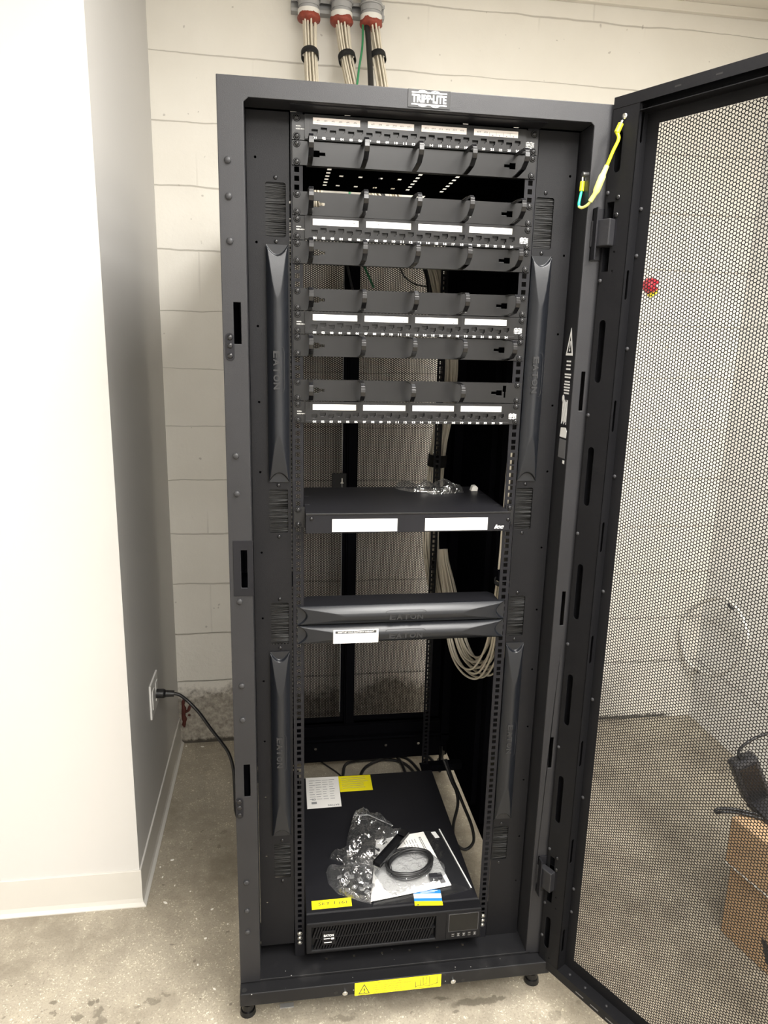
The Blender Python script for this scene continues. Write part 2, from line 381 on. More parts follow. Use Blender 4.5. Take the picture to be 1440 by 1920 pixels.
def rrect(a0, a1, b0, b1, r, n=3):
    pts = []
    for cx, cy, t0 in ((a1-r, b1-r, 0), (a0+r, b1-r, 90), (a0+r, b0+r, 180), (a1-r, b0+r, 270)):
        for k in range(n+1): t = math.radians(t0+90*k/n); pts.append((cx+r*math.cos(t), cy+r*math.sin(t)))
    return pts
def grid_plate(mb, F, a0, a1, b0, b1, holes, c0, c1, m=0):     # plate with rectangular holes
    A = sorted({a0, a1} | {h[0] for h in holes} | {h[1] for h in holes}); B = sorted({b0, b1} | {h[2] for h in holes} | {h[3] for h in holes})
    solid = np.ones((len(A)-1, len(B)-1), bool)
    for h in holes:
        solid[A.index(h[0]):A.index(h[1]), B.index(h[2]):B.index(h[3])] = False
    idx = {}; vs = []; fs = []
    def vid(i, j, k):
        if (i, j, k) not in idx: idx[(i, j, k)] = len(vs); vs.append(F.p(A[i], B[j], (c0, c1)[k]))
        return idx[(i, j, k)]
    I, J = solid.shape
    for i in range(I):
        for j in range(J):
            if not solid[i, j]: continue
            fs.append((vid(i, j, 1), vid(i+1, j, 1), vid(i+1, j+1, 1), vid(i, j+1, 1)))
            fs.append((vid(i, j, 0), vid(i, j+1, 0), vid(i+1, j+1, 0), vid(i+1, j, 0)))
            if i == 0 or not solid[i-1, j]: fs.append((vid(i, j, 0), vid(i, j, 1), vid(i, j+1, 1), vid(i, j+1, 0)))
            if i == I-1 or not solid[i+1, j]: fs.append((vid(i+1, j, 0), vid(i+1, j+1, 0), vid(i+1, j+1, 1), vid(i+1, j, 1)))
            if j == 0 or not solid[i, j-1]: fs.append((vid(i, j, 0), vid(i+1, j, 0), vid(i+1, j, 1), vid(i, j, 1)))
            if j == J-1 or not solid[i, j+1]: fs.append((vid(i, j+1, 0), vid(i, j+1, 1), vid(i+1, j+1, 1), vid(i+1, j+1, 0)))
    mb.add(vs, fs, m=m)
def spline(pts, n=10):
    P = [Vector(q) for q in pts]; out = []
    for i in range(len(P)-1):
        p0 = P[max(i-1, 0)]; p1 = P[i]; p2 = P[i+1]; p3 = P[min(i+2, len(P)-1)]
        for k in range(n):
            t = k/n
            out.append(.5*((2*p1)+(-p0+p2)*t+(2*p0-5*p1+4*p2-p3)*t*t+(-p0+3*p1-3*p2+p3)*t**3))
    out.append(P[-1]); return out
def empty(name, loc, label=None, cat=None, group=None):
    o = bpy.data.objects.new(name, None); o.location = loc; o.empty_display_size = .05; COL.objects.link(o); OFF[o.name] = Vector(loc)
    return tag(o, label, cat, group)
def tag(o, label=None, cat=None, group=None, kind=None):
    if label: o['label'] = label
    if cat: o['category'] = cat
    if group: o['group'] = group
    if kind: o['kind'] = kind
    return o
def inst(src, name, parent, loc):            # another part that shares a part's mesh
    o = bpy.data.objects.new(name, src.data); COL.objects.link(o); o.parent = parent; o.location = loc; OFF[o.name] = OFF[parent.name]
    for md in src.modifiers:
        if md.type == 'BEVEL':
            b = o.modifiers.new('bevel', 'BEVEL'); b.width = md.width; b.segments = md.segments; b.limit_method = 'ANGLE'; b.angle_limit = md.angle_limit
    return o
def dup(o, parent=None):
    c = o.copy(); COL.objects.link(c); c.parent = parent; OFF[c.name] = OFF[o.name]
    for ch in list(o.children): dup(ch, c)
    return c
def hexsheet(F, a0, b0, ncol, nrow, pitch, hole, c0, c1=None):  # perforated sheet, hexagonal pattern
    R = pitch/math.sqrt(3); ang = np.radians(np.arange(6)*60.)
    hx, hy = np.cos(ang), np.sin(ang)
    ci, cj = np.meshgrid(np.arange(ncol), np.arange(nrow), indexing='ij')
    cx = (a0+R+ci*1.5*R).ravel(); cy = (b0+pitch*.5+(cj+.5*(ci % 2))*pitch).ravel(); n = len(cx)
    def ring(r): return np.stack([cx[:, None]+r*hx, cy[:, None]+r*hy], -1)
    o2, i2 = ring(R), ring(R*hole)
    def to3(q, c): 
        u, v, nn, oo = (np.array(w) for w in (F.u, F.v, F.n, F.o))
        return oo+q[..., :1]*u+q[..., 1:]*v+c*nn
    base = (np.arange(n)*12)[:, None]; k = np.arange(6); k2 = (k+1) % 6
    vs = np.concatenate([to3(o2, c0), to3(i2, c0)], 1).reshape(-1, 3)
    fs = np.stack([base+k, base+k2, base+6+k2, base+6+k], -1).reshape(-1, 4)
    if c1 is not None:
        vb = np.concatenate([to3(o2, c1), to3(i2, c1)], 1).reshape(-1, 3); n12 = len(vs)
        fb = fs[:, ::-1]+n12
        fw = np.stack([base+6+k, base+6+k2, base+6+k2+n12, base+6+k+n12], -1).reshape(-1, 4)
        vs = np.concatenate([vs, vb]); fs = np.concatenate([fs, fb, fw])
    return vs, fs
def np_obj(name, vs, fs, m, parent):
    off = np.array(OFF[parent.name]); me = bpy.data.meshes.new(name)
    me.vertices.add(len(vs)); me.vertices.foreach_set('co', (vs-off).astype(np.float32).ravel())
    me.loops.add(len(fs)*4); me.loops.foreach_set('vertex_index', fs.astype(np.int32).ravel())
    me.polygons.add(len(fs)); me.polygons.foreach_set('loop_start', np.arange(0, len(fs)*4, 4, dtype=np.int32))
    me.update(calc_edges=True); me.materials.append(MT[m])
    o = bpy.data.objects.new(name, me); COL.objects.link(o); o.parent = parent; OFF[o.name] = OFF[parent.name]
    return o

# ------------------------------------------------------------------ the room
BACK, RIGHT, PX, PY = 1.31, 1.585, -.687, .44
def struct(name, mb, m, **k): return tag(mb.build(name, m, **k), kind='structure')
struct('floor', M().box(-2.9, RIGHT+.1, -3.7, BACK+.1, -.1, 0), 'floor')
struct('ceiling', M().box(-2.9, RIGHT+.1, -3.7, BACK+.1, CEIL, CEIL+.1), 'ceiling')
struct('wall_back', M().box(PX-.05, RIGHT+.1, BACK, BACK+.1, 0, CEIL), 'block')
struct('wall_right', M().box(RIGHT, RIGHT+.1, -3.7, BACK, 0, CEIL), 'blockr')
struct('wall_left', M().box(-2.9, PX, PY, BACK, 0, CEIL), 'drywall')
MT['plainwall'] = mat('white_room_paint', (.86, .85, .83), .6)
struct('wall_far_left', M().box(-2.9, -2.8, -3.7, PY, 0, CEIL), 'plainwall')
struct('wall_front', M().box(-2.8, RIGHT, -3.7, -3.6, 0, CEIL), 'plainwall')
struct('trim_1', M().box(PX, RIGHT, BACK-.022, BACK, CEIL-.032, CEIL), 'trim', bevel=.002)
struct('trim_2', M().box(RIGHT-.022, RIGHT, -3.6, BACK-.022, CEIL-.032, CEIL), 'trim', bevel=.002)
# cove base round the partition: profile swept along the wall with a mitred corner
prof = [(0, .116), (.004, .116), (.005, .114), (.005, .022), (.008, .010), (.016, .003), (.016, 0), (0, 0)]
def cove(corner):
    mb = M(); vs = []
    for (x, y, kx, ky) in corner:
        vs += [(x+kx*d, y+ky*d, z) for d, z in prof]
    n = len(prof)
    mb.add(vs, [(k, k+n, (k+1) % n+n, (k+1) % n) for k in range(n)]); mb.add(vs[:n], [tuple(range(n))]); mb.add(vs[n:], [tuple(reversed(range(n)))])
    return mb
struct('baseboard_front', cove([(-2.8, PY, 0, -1), (PX, PY, 1, -1)]), 'cove')
struct('baseboard_side', cove([(PX, PY, 1, -1), (PX, BACK, 1, 0)]), 'cove')
# ceiling troffers: housings for the inferred lamp and the added fill lamps
place = {0: 'above the open rack door', 1: 'added unseen as fill behind the open door, nearest the right wall', 2: 'added as fill behind the camera, right one of the pair', 3: 'added as fill behind the camera, left one of the pair'}
for i, ((lx, ly), w) in enumerate(LAMPS):
    t = empty('ceiling_and_fill_light', (lx, ly, CEIL-.04), 'white rectangular ceiling troffer '+place[i], 'ceiling light', 'ceiling troffers')
    fr = M(); F = Fr((lx, ly, CEIL), X, -Y)
    grid_plate(fr, F, -.31, .31, -.61, .61, [(-.275, .275, -.575, .575)], 0, .028); fr.build('frame', 'trim', t)
    M().box(lx-.275, lx+.275, ly-.575, ly+.575, CEIL-.012, CEIL-.004).build('diffuser', 'lamp', t)

# ------------------------------------------------------------------ the rack cabinet
U = .04445; ZT = 2.042; RAIL = .0575
def uz(u): return ZT-(u-1)*U            # top of rack unit u
rack = empty('server_rack', (0, .53, 0), 'tall black server rack cabinet with its perforated front door swung open', 'server rack')
HXA = Fr((0, 0, 0), X, Z)               # c>0 is towards the viewer (-y)
# front frame
fm = M()
fm.prism(HXA, [(-.375, .135), (-.328, .135), (-.328, 2.040), (-.319, 2.048), (.326, 2.048), (.333, 2.042), (.333, .135), (.375, .135), (.375, 2.082), (-.375, 2.082)],
         [rect(-.354, -.3405, 1.6195, 1.696), rect(-.351, -.3385, 1.128, 1.209), rect(-.3555, -.342, .638, .7175), rect(.350, .358, 1.50, 1.58), rect(.350, .358, .66, .74), rect(.349, .357, 1.02, 1.10)], -.003, 0)
fm.box(-.375, -.372, .003, .055, .135, 2.082); fm.box(.372, .375, .003, .055, .135, 2.082); fm.box(-.372, .372, .003, .055, 2.079, 2.082)
fm.box(-.331, -.328, .003, .062, .135, 2.048); fm.box(.333, .336, .003, .075, .135, 2.048); fm.box(-.328, .333, .003, .058, 2.048, 2.051)
ff = fm.build('front_frame', 'powder', rack, bevel=.0012)
lt = M()
for z in (1.695, 1.62, .717, .638):
    pass
lp = M().prism(HXA, rect(-.3665, -.3262, 1.1105, 1.2295), [rect(-.3515, -.338, 1.1275, 1.2095)], .0002, .0016)
lp.build('latch_plate', 'panel', rack, bevel=.0004)
for z in (1.9427, 1.8818, 1.8046, 1.4035, 1.3269, 1.0983, .9074, .827, .4149, .3381, .279):
    xx = -.3585+.0035*math.sin((2.08-z)*1.2)
    M().cyl((xx, -.0001, z), (xx, -.0012, z), .0072, .0072, 14).dome((xx, -.0012, z), (0, -1, 0), .0066, .0038).build('carriage_bolt', 'rivet', rack)
for x, z0 in ((-.362, 1.588), (-.3665, .584)):
    ob = M().prism(HXA, stadium(x, z0, z0+.052, .0165), [], .0002, .002).build('keeper_plate', 'panel', rack, bevel=.0004)
    for z in (z0+.009, z0+.028, z0+.043):
        M().dome((x, -.002, z), (0, -1, 0), .0055, .0022).cyl((x, -.0038, z), (x, -.0044, z), .0022, .0022, 6).build('screw', 'darkscrew', ob)
bd = M().box(-.0312, .0485, -.0012, -.0001, 2.0512, 2.0818).build('badge', 'plate', rack, bevel=.0003)
def logo(mb, F, cx, cz, w, h, c):
    mb.text('TRIPP\u00b7LITE', F, cx, cz, w*.98, h*.47, c)
    mb.fbox(F, cx-w*.5, cx+w*.5, cz+h*.315, cz+h*.385, c-.0002, c); mb.fbox(F, cx-w*.5, cx+w*.5, cz-h*.385, cz-h*.315, c-.0002, c)
    for dx, filled in ((-.19, 1), (.17, 0)):
        for sg in (1, -1):
            o = [(cx+w*dx+w*.125*math.cos(math.pi*k/12), cz+sg*(h*.37+h*.115*math.sin(math.pi*k/12))) for k in range(13)]
            i = [(cx+w*dx+w*.080*math.cos(math.pi*k/12), cz+sg*(h*.37+h*.055*math.sin(math.pi*k/12))) for k in range(12, -1, -1)]
            o = o if filled else o+i
            mb.prism(F, o, [], c-.0002, c)
lg = M(); logo(lg, HXA, .0086, 2.0665, .066, .0285, .0018); lg.build('logo_print', 'white', bd)
# roof with vent slots and a cable opening at the rear
rf = M(); sl = []
for y in np.arange(.555, .82, .0385): sl += [(-.138, -.127, y, y+.020), (.106, .117, y, y+.020), (.208, .219, y, y+.020)]
for x in (-.095, -.0425, .0135, .066): sl += [(x-.0055, x+.0055, .662, .682), (x-.0055, x+.0055, .783, .803)]
for x in (-.2364, -.1285, .1152, .2234): sl.append((x-.006, x+.006, .128, .146))
TOPF = Fr((0, 0, 2.070), X, Y)
# slots share few grid lines: cut the roof in strips front to back so the grid stays small
sl = [tuple(round(float(q), 4) for q in s) for s in sl]
grid_plate(rf, TOPF, -.372, .372, .055, .53, [s for s in sl if s[2] < .5], 0, .001)
grid_plate(rf, TOPF, -.372, .372, .53, 1.06, [s for s in sl if s[2] >= .5]+[(-.165, .18, .868, 1.03)], 0, .001)
rf.build('roof_panel', 'inner', rack)
M().box(-.245, .245, .015, .058, 2.0465, 2.0478).build('roof_lip', 'panel', rack)
# base
bb = M(); bb.box(-.3755, .386, -.030, .010, .0985, .133); bb.build('front_base_beam', 'dusty', rack, bevel=.0022)
pn = M(); hl = [(x-.0026, x+.0026, .0385, .0437) for x in (-.168, -.0988, -.0287, .0419, .1137, .1793)]
hl = [tuple(round(q, 4) for q in h) for h in hl]
grid_plate(pn, Fr((0, 0, .138), X, Y), -.33, .345, .0, .105, hl, 0, .002); pn.box(-.33, .345, .0, .002, .125, .139); pn.box(-.33, .345, .103, .105, .10, .138)
pn.build('front_floor_pan', 'dusty', rack, bevel=.0011)
for s in (-1, 1):
    M().box(s*.372-.003 if s > 0 else -.375, .375 if s > 0 else -.369, .01, 1.06, .07, .135).build('side_base_beam', 'inner', rack)
M().box(-.372, .372, 1.025, 1.06, .055, .205).box(-.372, .372, 1.0, 1.025, .155, .165).build('rear_base_beam', 'inner', rack, bevel=.002)
for x in (-.144, .127, .255): M().cyl((x, 1.0245, .118), (x, 1.016, .118), .0058, .0058, 6).build('rear_bolt', 'chrome', rack)
for x in (-.128, .138): M().cyl((x, -.0302, .109), (x, -.034, .109), .0062, .0062, 14).dome((x, -.034, .109), (0, -1, 0), .0045, .0016).build('base_bolt', 'chrome', rack)
for x, y, z in ((-.150, -.0302, .110), (.163, -.0302, .1075)): M().cyl((x, y+.001, z), (x, y-.0004, z), .0045, .0045, 12).build('bolt_hole', 'cavity', rack)
M().cyl((-.3655, -.018, .1325), (-.3655, -.018, .1336), .0062, .0062, 14).build('bolt_hole', 'cavity', rack)
for x, y in ((-.362, .046), (.374, .046), (-.352, 1.03), (.352, 1.03)):
    M().cyl((x, y, 0), (x, y, .012), .020, .018, 18).cyl((x, y, .012), (x, y, .030), .0155, .0155, 16).cyl((x, y, .03), (x, y, .055), .010, .010, 12).cyl((x, y, .055), (x, y, .0985), .014, .014, 6).build('levelling_foot', 'gloss', rack, bevel=.001)
# caution label on the base beam
cl = M().fbox(HXA, -.1045, .108, .0955, .132, .0301, .0304).build('caution_label', 'yellow', rack)
ck = M(); tri = [(-.0955, .0985), (-.0675, .0985), (-.0815, .1275)]; tri2 = [(-.0925, .1002), (-.0815, .1232), (-.0705, .1002)]
ck.prism(HXA, tri, [tri2], .0304, .0306); ck.text('!', HXA, -.0815, .1082, h=.0135, c=.0306)
for i, s in enumerate(CAUT):
    wd = (.098, .098, .07, .078, .078)[i]
    ck.text(s, HXA, -.060+wd/2, .1265-.0065*i, w=wd, h=.0042, c=.0306)
def line(mb, F, a, b, w, c):
    a = Vector(a); b = Vector(b); d = (b-a).normalized(); q = Vector((-d.y, d.x))*w/2
    mb.prism(F, [tuple(a+q), tuple(a-q), tuple(b-q), tuple(b+q)], [], c-.0001, c)
for a, b in (((.057, .105), (.057, .129)), ((.063, .107), (.063, .129)), ((.072, .109), (.072, .129)), ((.079, .101), (.079, .129)), ((.098, .107), (.098, .130)), ((.045, .099), (.045, .118)), ((.057, .105), (.079, .101)), ((.063, .107), (.072, .109)), ((.045, .103), (.057, .106)), ((.079, .102), (.098, .108)), ((.052, .099), (.066, .0975)), ((.095, .107), (.101, .107))):
    line(ck, HXA, a, b, .0011, .0306)
ck.build('caution_print', 'ink', cl)

# mounting rails with square holes
def rail(x, y, name='mounting_rail', zlo=None):
    mb = M(); z1 = ZT+.004; z0 = uz(43)-.004; s = 1 if x > 0 else -1
    hs = [(x-.0047, x+.0047, uz(u)-d-.0047, uz(u)-d+.0047) for u in range(1, 43) for d in (.00635, .022225, .0381)]
    hs = [tuple(round(q, 5) for q in h) for h in hs]
    grid_plate(mb, Fr((0, y, 0)), x-.0115, x+.0115, z0-.04, z1, hs, -.002, 0)
    xo = x+s*.0115
    mb.box(min(xo, xo-s*.002), max(xo, xo-s*.002), y+.002, y+.055, z0-.04, z1)
    return mb.build(name, 'panel', rack)
for x in (-.23256, .23256):
    r = rail(x, RAIL); rail(x, .79)
    for z in (.2085, .195, .1815):
        M().cyl((x, RAIL-.0002, z), (x, RAIL-.004, z), .0058, .0058, 14).dome((x, RAIL-.004, z), (0, -1, 0), .0048, .0022).build('rail_bolt', 'chrome', r)
# air dam panels beside the rails, brush ports in them
BR = [(1.824, 1.9225), (1.2285, 1.3235), (.9725, 1.070), (.3675, .463)]
for s in (-1, 1):
    x0, x1 = (-.327, -.2465) if s < 0 else (.2465, .329)
    bx0, bx1 = (-.2925, -.2535) if s < 0 else (.2455+.002, .2865)
    if s > 0: bx0, bx1 = .2485, .2865
    hs = [rrect(bx0, bx1, a, b, .004) for a, b in BR]
    F = Fr((0, .0615, 0)); mb = M()
    hx = -.3105 if s < 0 else .3165
    hs += [[(hx+.0026*math.cos(k*math.pi/4), z+.0026*math.sin(k*math.pi/4)) for k in range(8)] for z in (1.965, 1.813, 1.655, 1.505, 1.36, 1.185, 1.035, .885, .735, .59, .43, .30)]
    zb = .176 if s < 0 else .1395
    mb.prism(F, rect(x0, x1, zb, 2.046), hs, -.002, 0)
    pnl = mb.build('air_dam_panel', 'dam', rack)
    M().box(x0 if s < 0 else x1-.002, x0+.002 if s < 0 else x1, .0635, .11, .19, 2.046).build('air_dam_return', 'inner', rack)
    for a, b in BR:
        bm = M(); n = 240
        bm.box(bx0-.002, bx1+.002, .0720, .0730, a-.003, b+.003)
        for k in range(n):
            z = a+(b-a)*(k+.5)/n; j = random.uniform(-.0022, .0022); y = .0640+random.uniform(0, .005)
            xa, xb = bx0-.001, bx1+.001
            bm.add([(xa, y, z-.0004), (xa, y, z+.0004), (xb, y+random.uniform(-.001, .001), z+j+.0004), (xb, y, z+j-.0004), (xa, y+.001, z), (xb, y+.001, z+j)], [(0, 1, 2, 3), (1, 4, 5, 2), (4, 0, 3, 5)])
        bm.build('brush_strip', 'bristle', rack)
        for z in (a-.0085, b+.0085):
            xm = (bx0+bx1)/2
            M().dome((xm, .0615, z), (0, -1, 0), .0042, .0024).cyl((xm, .0592, z), (xm, .0588, z), .0016, .0016, 6).build('panel_screw', 'darkscrew', pnl)
    xs = .372*s
    M().box(min(xs, xs-s*.0015), max(xs, xs-s*.0015), .055, 1.06, .13, 2.08).build('side_panel', 'inner', rack)
    M().box(min(s*.340, s*.370), max(s*.340, s*.370), 1.0, 1.055, .135, 2.07).build('rear_post', 'inner', rack)
    for yy in (.50, .60): M().box(min(s*.352, s*.369), max(s*.352, s*.369), yy, yy+.035, .135, 2.07).build('side_post', 'inner', rack)
    M().box(min(s*.214, s*.246), max(s*.214, s*.246), .062, .80, .1705, .1735).build('support_rail', 'inner', rack)
    for zz in (.150, 1.10, 2.05):
        M().box(min(s*.236, s*.372), max(s*.236, s*.372), .115, .15, zz-.012, zz+.012).build('rail_bracket', 'inner', rack)
        M().box(min(s*.236, s*.372), max(s*.236, s*.372), .795, .825, zz-.012, zz+.012).build('rail_bracket', 'inner', rack)
# silk-screened warning on the inside of the right jamb
JF = Fr((.3329, 0, 0), -Y, Z); jm = M()       # u = -y, n = -x
jm.prism(JF, [(-.050, 1.612), (-.014, 1.612), (-.031, 1.668)], [[(-.044, 1.617), (-.031, 1.655), (-.020, 1.617)]], 0, .0003)
jm.text('!', JF, -.031, 1.631, h=.022, c=.0003)
for z, w in ((1.600, .022), (1.592, .022), (1.584, .022), (1.573, .032), (1.567, .030), (1.558, .026), (1.552, .030), (1.546, .030), (1.540, .028), (1.534, .026)):
    jm.fbox(JF, -.031-w/2, -.031+w/2, z-.0016, z+.0016, 0, .0003)
for k in range(7): jm.fbox(JF, -.046+.004*k, -.044+.004*k, 1.468+.003*(k % 3), 1.52-.004*(k % 2), 0, .0003)
jm.prism(JF, [(-.045+.006*math.cos(t*.7), 1.522+.008*math.sin(t*.7)) for t in range(9)], [], 0, .0003)
jm.prism(JF, [(-.048, 1.440), (-.014, 1.440), (-.012, 1.455), (-.020, 1.462), (-.045, 1.460)], [], 0, .0003)
jm.fbox(JF, -.022, -.012, 1.385, 1.392, 0, .0003)
jo = jm.build('jamb_warning_print', 'white', rack)
M().fbox(JF, -.048, -.012, 1.396, 1.436, 0, .0003).build('jamb_sticker', 'greywash', rack)
# rear doors
for s in (-1, 1):
    rd = M(); F = Fr((0, 1.067, 0)); 
    a0, a1 = (-.366, -.030) if s < 0 else (-.029, .366)
    m0, m1 = (-.300, -.0475) if s < 0 else (.0045, .2955)
    b0, b1 = .2215, 2.02
    grid_plate(rd, F, a0, a1, .14, 2.06, [(m0, m1, b0, b1)], -.003, 0)
    rd.box(a0, m0-.004, 1.035, 1.067, .14, 2.06); 
    if s > 0: rd.box(-.029, .0035, 1.040, 1.067, .14, 2.06)
    else: rd.box(-.0345, -.030, 1.045, 1.067, .14, 2.06)
    rd.box(a0, a1, 1.045, 1.067, .14, .205); rd.box(a0, a1, 1.045, 1.067, 2.03, 2.06)
    rdo = rd.build('rear_door', 'inner', rack)
    pitch = .0067; R = pitch/math.sqrt(3); nc = int((m1-m0+.003)/(1.5*R))+2; nr = int((b1-b0)/pitch)+1
    vs, fs = hexsheet(F, m0-.001, b0-.002, nc, nr, pitch, .66, -.0032)
    np_obj('mesh_panel', vs, fs, 'inner', rdo)
    if s < 0:
        M().tube([(-.0505, 1.050, .25), (-.0505, 1.050, 1.162)], .0016, 6).tube([(-.0505, 1.050, 1.19), (-.0505, 1.050, 2.0)], .0016, 6).build('edge_glint_rod', 'strut', rdo)  # pale rod standing in for the bright highlight along the door edge
        M().prism(Fr((0, 1.05, 0)), [(-.056, 1.1435), (-.045, 1.1435), (-.046, 1.147), (-.0485, 1.149), (-.0485, 1.162), (-.0525, 1.162), (-.0525, 1.149), (-.055, 1.147)], [], -.001, .004).build('rod_guide', 'collar', rdo)
        M().box(-.086, -.034, 1.052, 1.064, 1.120, 1.178).build('latch_case', 'matte', rdo)

# front door, hinged on the right and opened past square
HX, HY, DA = .365, -.009, math.radians(-61)
DD = Vector((math.cos(DA), math.sin(DA), 0)); DF = Fr((HX, HY, 0), DD, Z)      # n = inner face, towards the viewer
assert DF.n.y < 0
DW = .735; DT = .029; ZB, ZTOP = .118, 2.0905
dd = M()
slots = [(1.957, 2.030), (1.559, 1.6835), (1.301, 1.427), (1.044, 1.171), (.785, .911), (.529, .653), (.173, .262)]
cut = [rect(.004, .0205, 1.872, 1.905), rect(.004, .0195, 1.776, 1.822), rect(.0075, .0215, .398, .431), rect(.008, .0225, .305, .345)]
tiny = [[(a+.0022*math.cos(k*math.pi/4), z+.0022*math.sin(k*math.pi/4)) for k in range(8)] for a, z in ((.030, 1.812), (.029, 1.776), (.034, .33), (.036, .30), (.03, .15))]
for a0, flip in ((0., 0), (DW-.058, 1)):
    sl2 = [stadium((.0185 if not flip else DW-.0185), b0, b1, .0150) for b0, b1 in slots]
    dd.prism(DF, rect(a0, a0+.058, .137, 2.070), sl2+([] if flip else cut+tiny), -.0015, 0)
dd2 = M()
# inner return walls of the two stiles with their narrow slots
SW = [(2.003, 2.066), (1.721, 1.777), (1.462, 1.526), (1.206, 1.272), (.950, 1.016), (.695, .760), (.437, .503), (.185, .250)]
RF = Fr(DF.p(.058, 0, 0), -DF.n, Z)           # u = into the door, faces the free edge
dd.prism(RF, rect(0, DT-.002, .137, 2.070), [stadium(.012, b0, b1, .008) for b0, b1 in SW], -.0015, 0)
dd.fbox(DF, DW-.058, DW-.0565, .137, 2.07, -DT, 0)
dd.fbox(DF, 0, .0015, .137, 2.07, -DT, -.0015); dd.fbox(DF, DW-.0015, DW, .137, 2.07, -DT, -.0015)
door = dd.build('front_door', 'dam', rack)
# top and bottom rails, sheet margins
dr = M()
dr.fbox(DF, 0, DW, 2.0705, ZTOP, -.0015, .0005); dr.fbox(DF, 0, DW, ZTOP-.0015, ZTOP, -DT, -.0015)
dr.fbox(DF, .058, DW-.058, 2.056, 2.0575, -DT, 0)
for a in (.125, .20, .30, .42, .55): dr.fbox(DF, a, a+.012, 2.078, 2.081, .0005, .0007, m=1)
dr.build('top_rail', ['dam', 'cavity'], door, bevel=.0006)
db = M()
db.fbox(DF, 0, DW, ZB-.004, .1365, -.0015, .0005); db.fbox(DF, 0, DW, .1365, .1380, -DT, .0005); db.fbox(DF, 0, DW, ZB-.004, ZB-.0025, -DT, 0)
for k in range(14): db.fbox(DF, .115+.042*k, .115+.042*k+.022, .1218, .1248, .0005, .0007, m=1)
db.build('bottom_rail', ['dam', 'greywash'], door, bevel=.0006)
mg = M(); mz0, mz1 = .168, 2.036; ms0, ms1 = .0815, DW-.0815
grid_plate(mg, DF, .0015, DW-.0015, ZB, ZTOP-.002, [(ms0, ms1, mz0, mz1)], -DT-.0012, -DT)
mg.build('sheet_margin', 'dam', door)
pitch = .0067; R = pitch/math.sqrt(3); nc = int((ms1-ms0+.004)/(1.5*R))+1; nr = int((mz1-mz0)/pitch)+1
vs, fs = hexsheet(DF, ms0-.002, mz0-.003, nc, nr, pitch, .79, -DT-.0002, -DT-.0011)
np_obj('perforated_sheet', vs, fs, 'dam', door)
for s_, c_, zs in ((.0615, -DT, (1.889, 1.804, 1.628, 1.369, 1.116, .86, .61, .36, .295)), (.0035, 0, (1.922, 1.759, 1.492, 1.237, .98, .722, .448, .295, .20))):
    for z in zs:
        M().dome(DF.p(s_, z, c_), DF.n, .0042, .0034).build('rivet', 'rivet', door)
for z in (.147, ):
    for a in (.04, .085, .13, .19, .25, .31): M().dome(DF.p(a, .1382, -.014), Z, .0036, .003).build('rivet', 'rivet', door)
for z, zl in ((1.8225, 1.8725), (.345, .398)):
    hg = M().fbox(DF, -.0185, .0265, z, zl, -.012, .0165).build('hinge_block', 'powder', door, bevel=.002)
    M().fbox(DF, .0265, .031, z+.002, zl-.002, -.006, .0005).fbox(DF, -.020, .034, zl-.0015, zl, -.012, .0005).build('hinge_leaf', 'panel', hg)
    for q in ((.0275, zl+.039), (.0275, zl+.007)):
        M().dome(DF.p(q[0], q[1], .0004), DF.n, .0052, .003).build('hinge_screw', 'darkscrew', hg)
    M().box(.3445, .3475, -.022, -.0005, z-.024, zl+.022).box(.3445, .372, -.004, -.0005, z-.024, zl+.022).build('hinge_bracket', 'panel', rack)

# ------------------------------------------------------------------ things mounted in the rack
def screw_mesh():
    mb = M(); mb.cyl((0, 0, 0), (0, -.0016, 0), .0070, .0060, 16).cyl((0, -.0016, 0), (0, -.0022, 0), .0056, .0056, 16, m=1)
    mb.dome((0, -.0022, 0), (0, -1, 0), .0048, .0022, 14, m=0)
    mb.box(-.0026, .0026, -.00455, -.0036, -.0006, .0006, m=1).box(-.0006, .0006, -.00455, -.0036, -.0026, .0026, m=1)
    return mb
proto_parent = None
SCREW = [None]
def screws(t, lst, y):
    for x, z in lst:
        if SCREW[0] is None:
            SCREW[0] = screw_mesh().build('proto', ['darkscrew', 'cavity'], None).data
            bpy.data.objects.remove(bpy.data.objects['proto'])
        o = bpy.data.objects.new('mounting_screw', SCREW[0]); COL.objects.link(o); o.parent = t; o.location = (x, y-OFF[t.name].y, z-OFF[t.name].z); OFF[o.name] = OFF[t.name]
PORT = [None]
P0, GP = -.1988, .1037
def portx(i): return P0+(i//6)*GP+(i % 6)*.01718
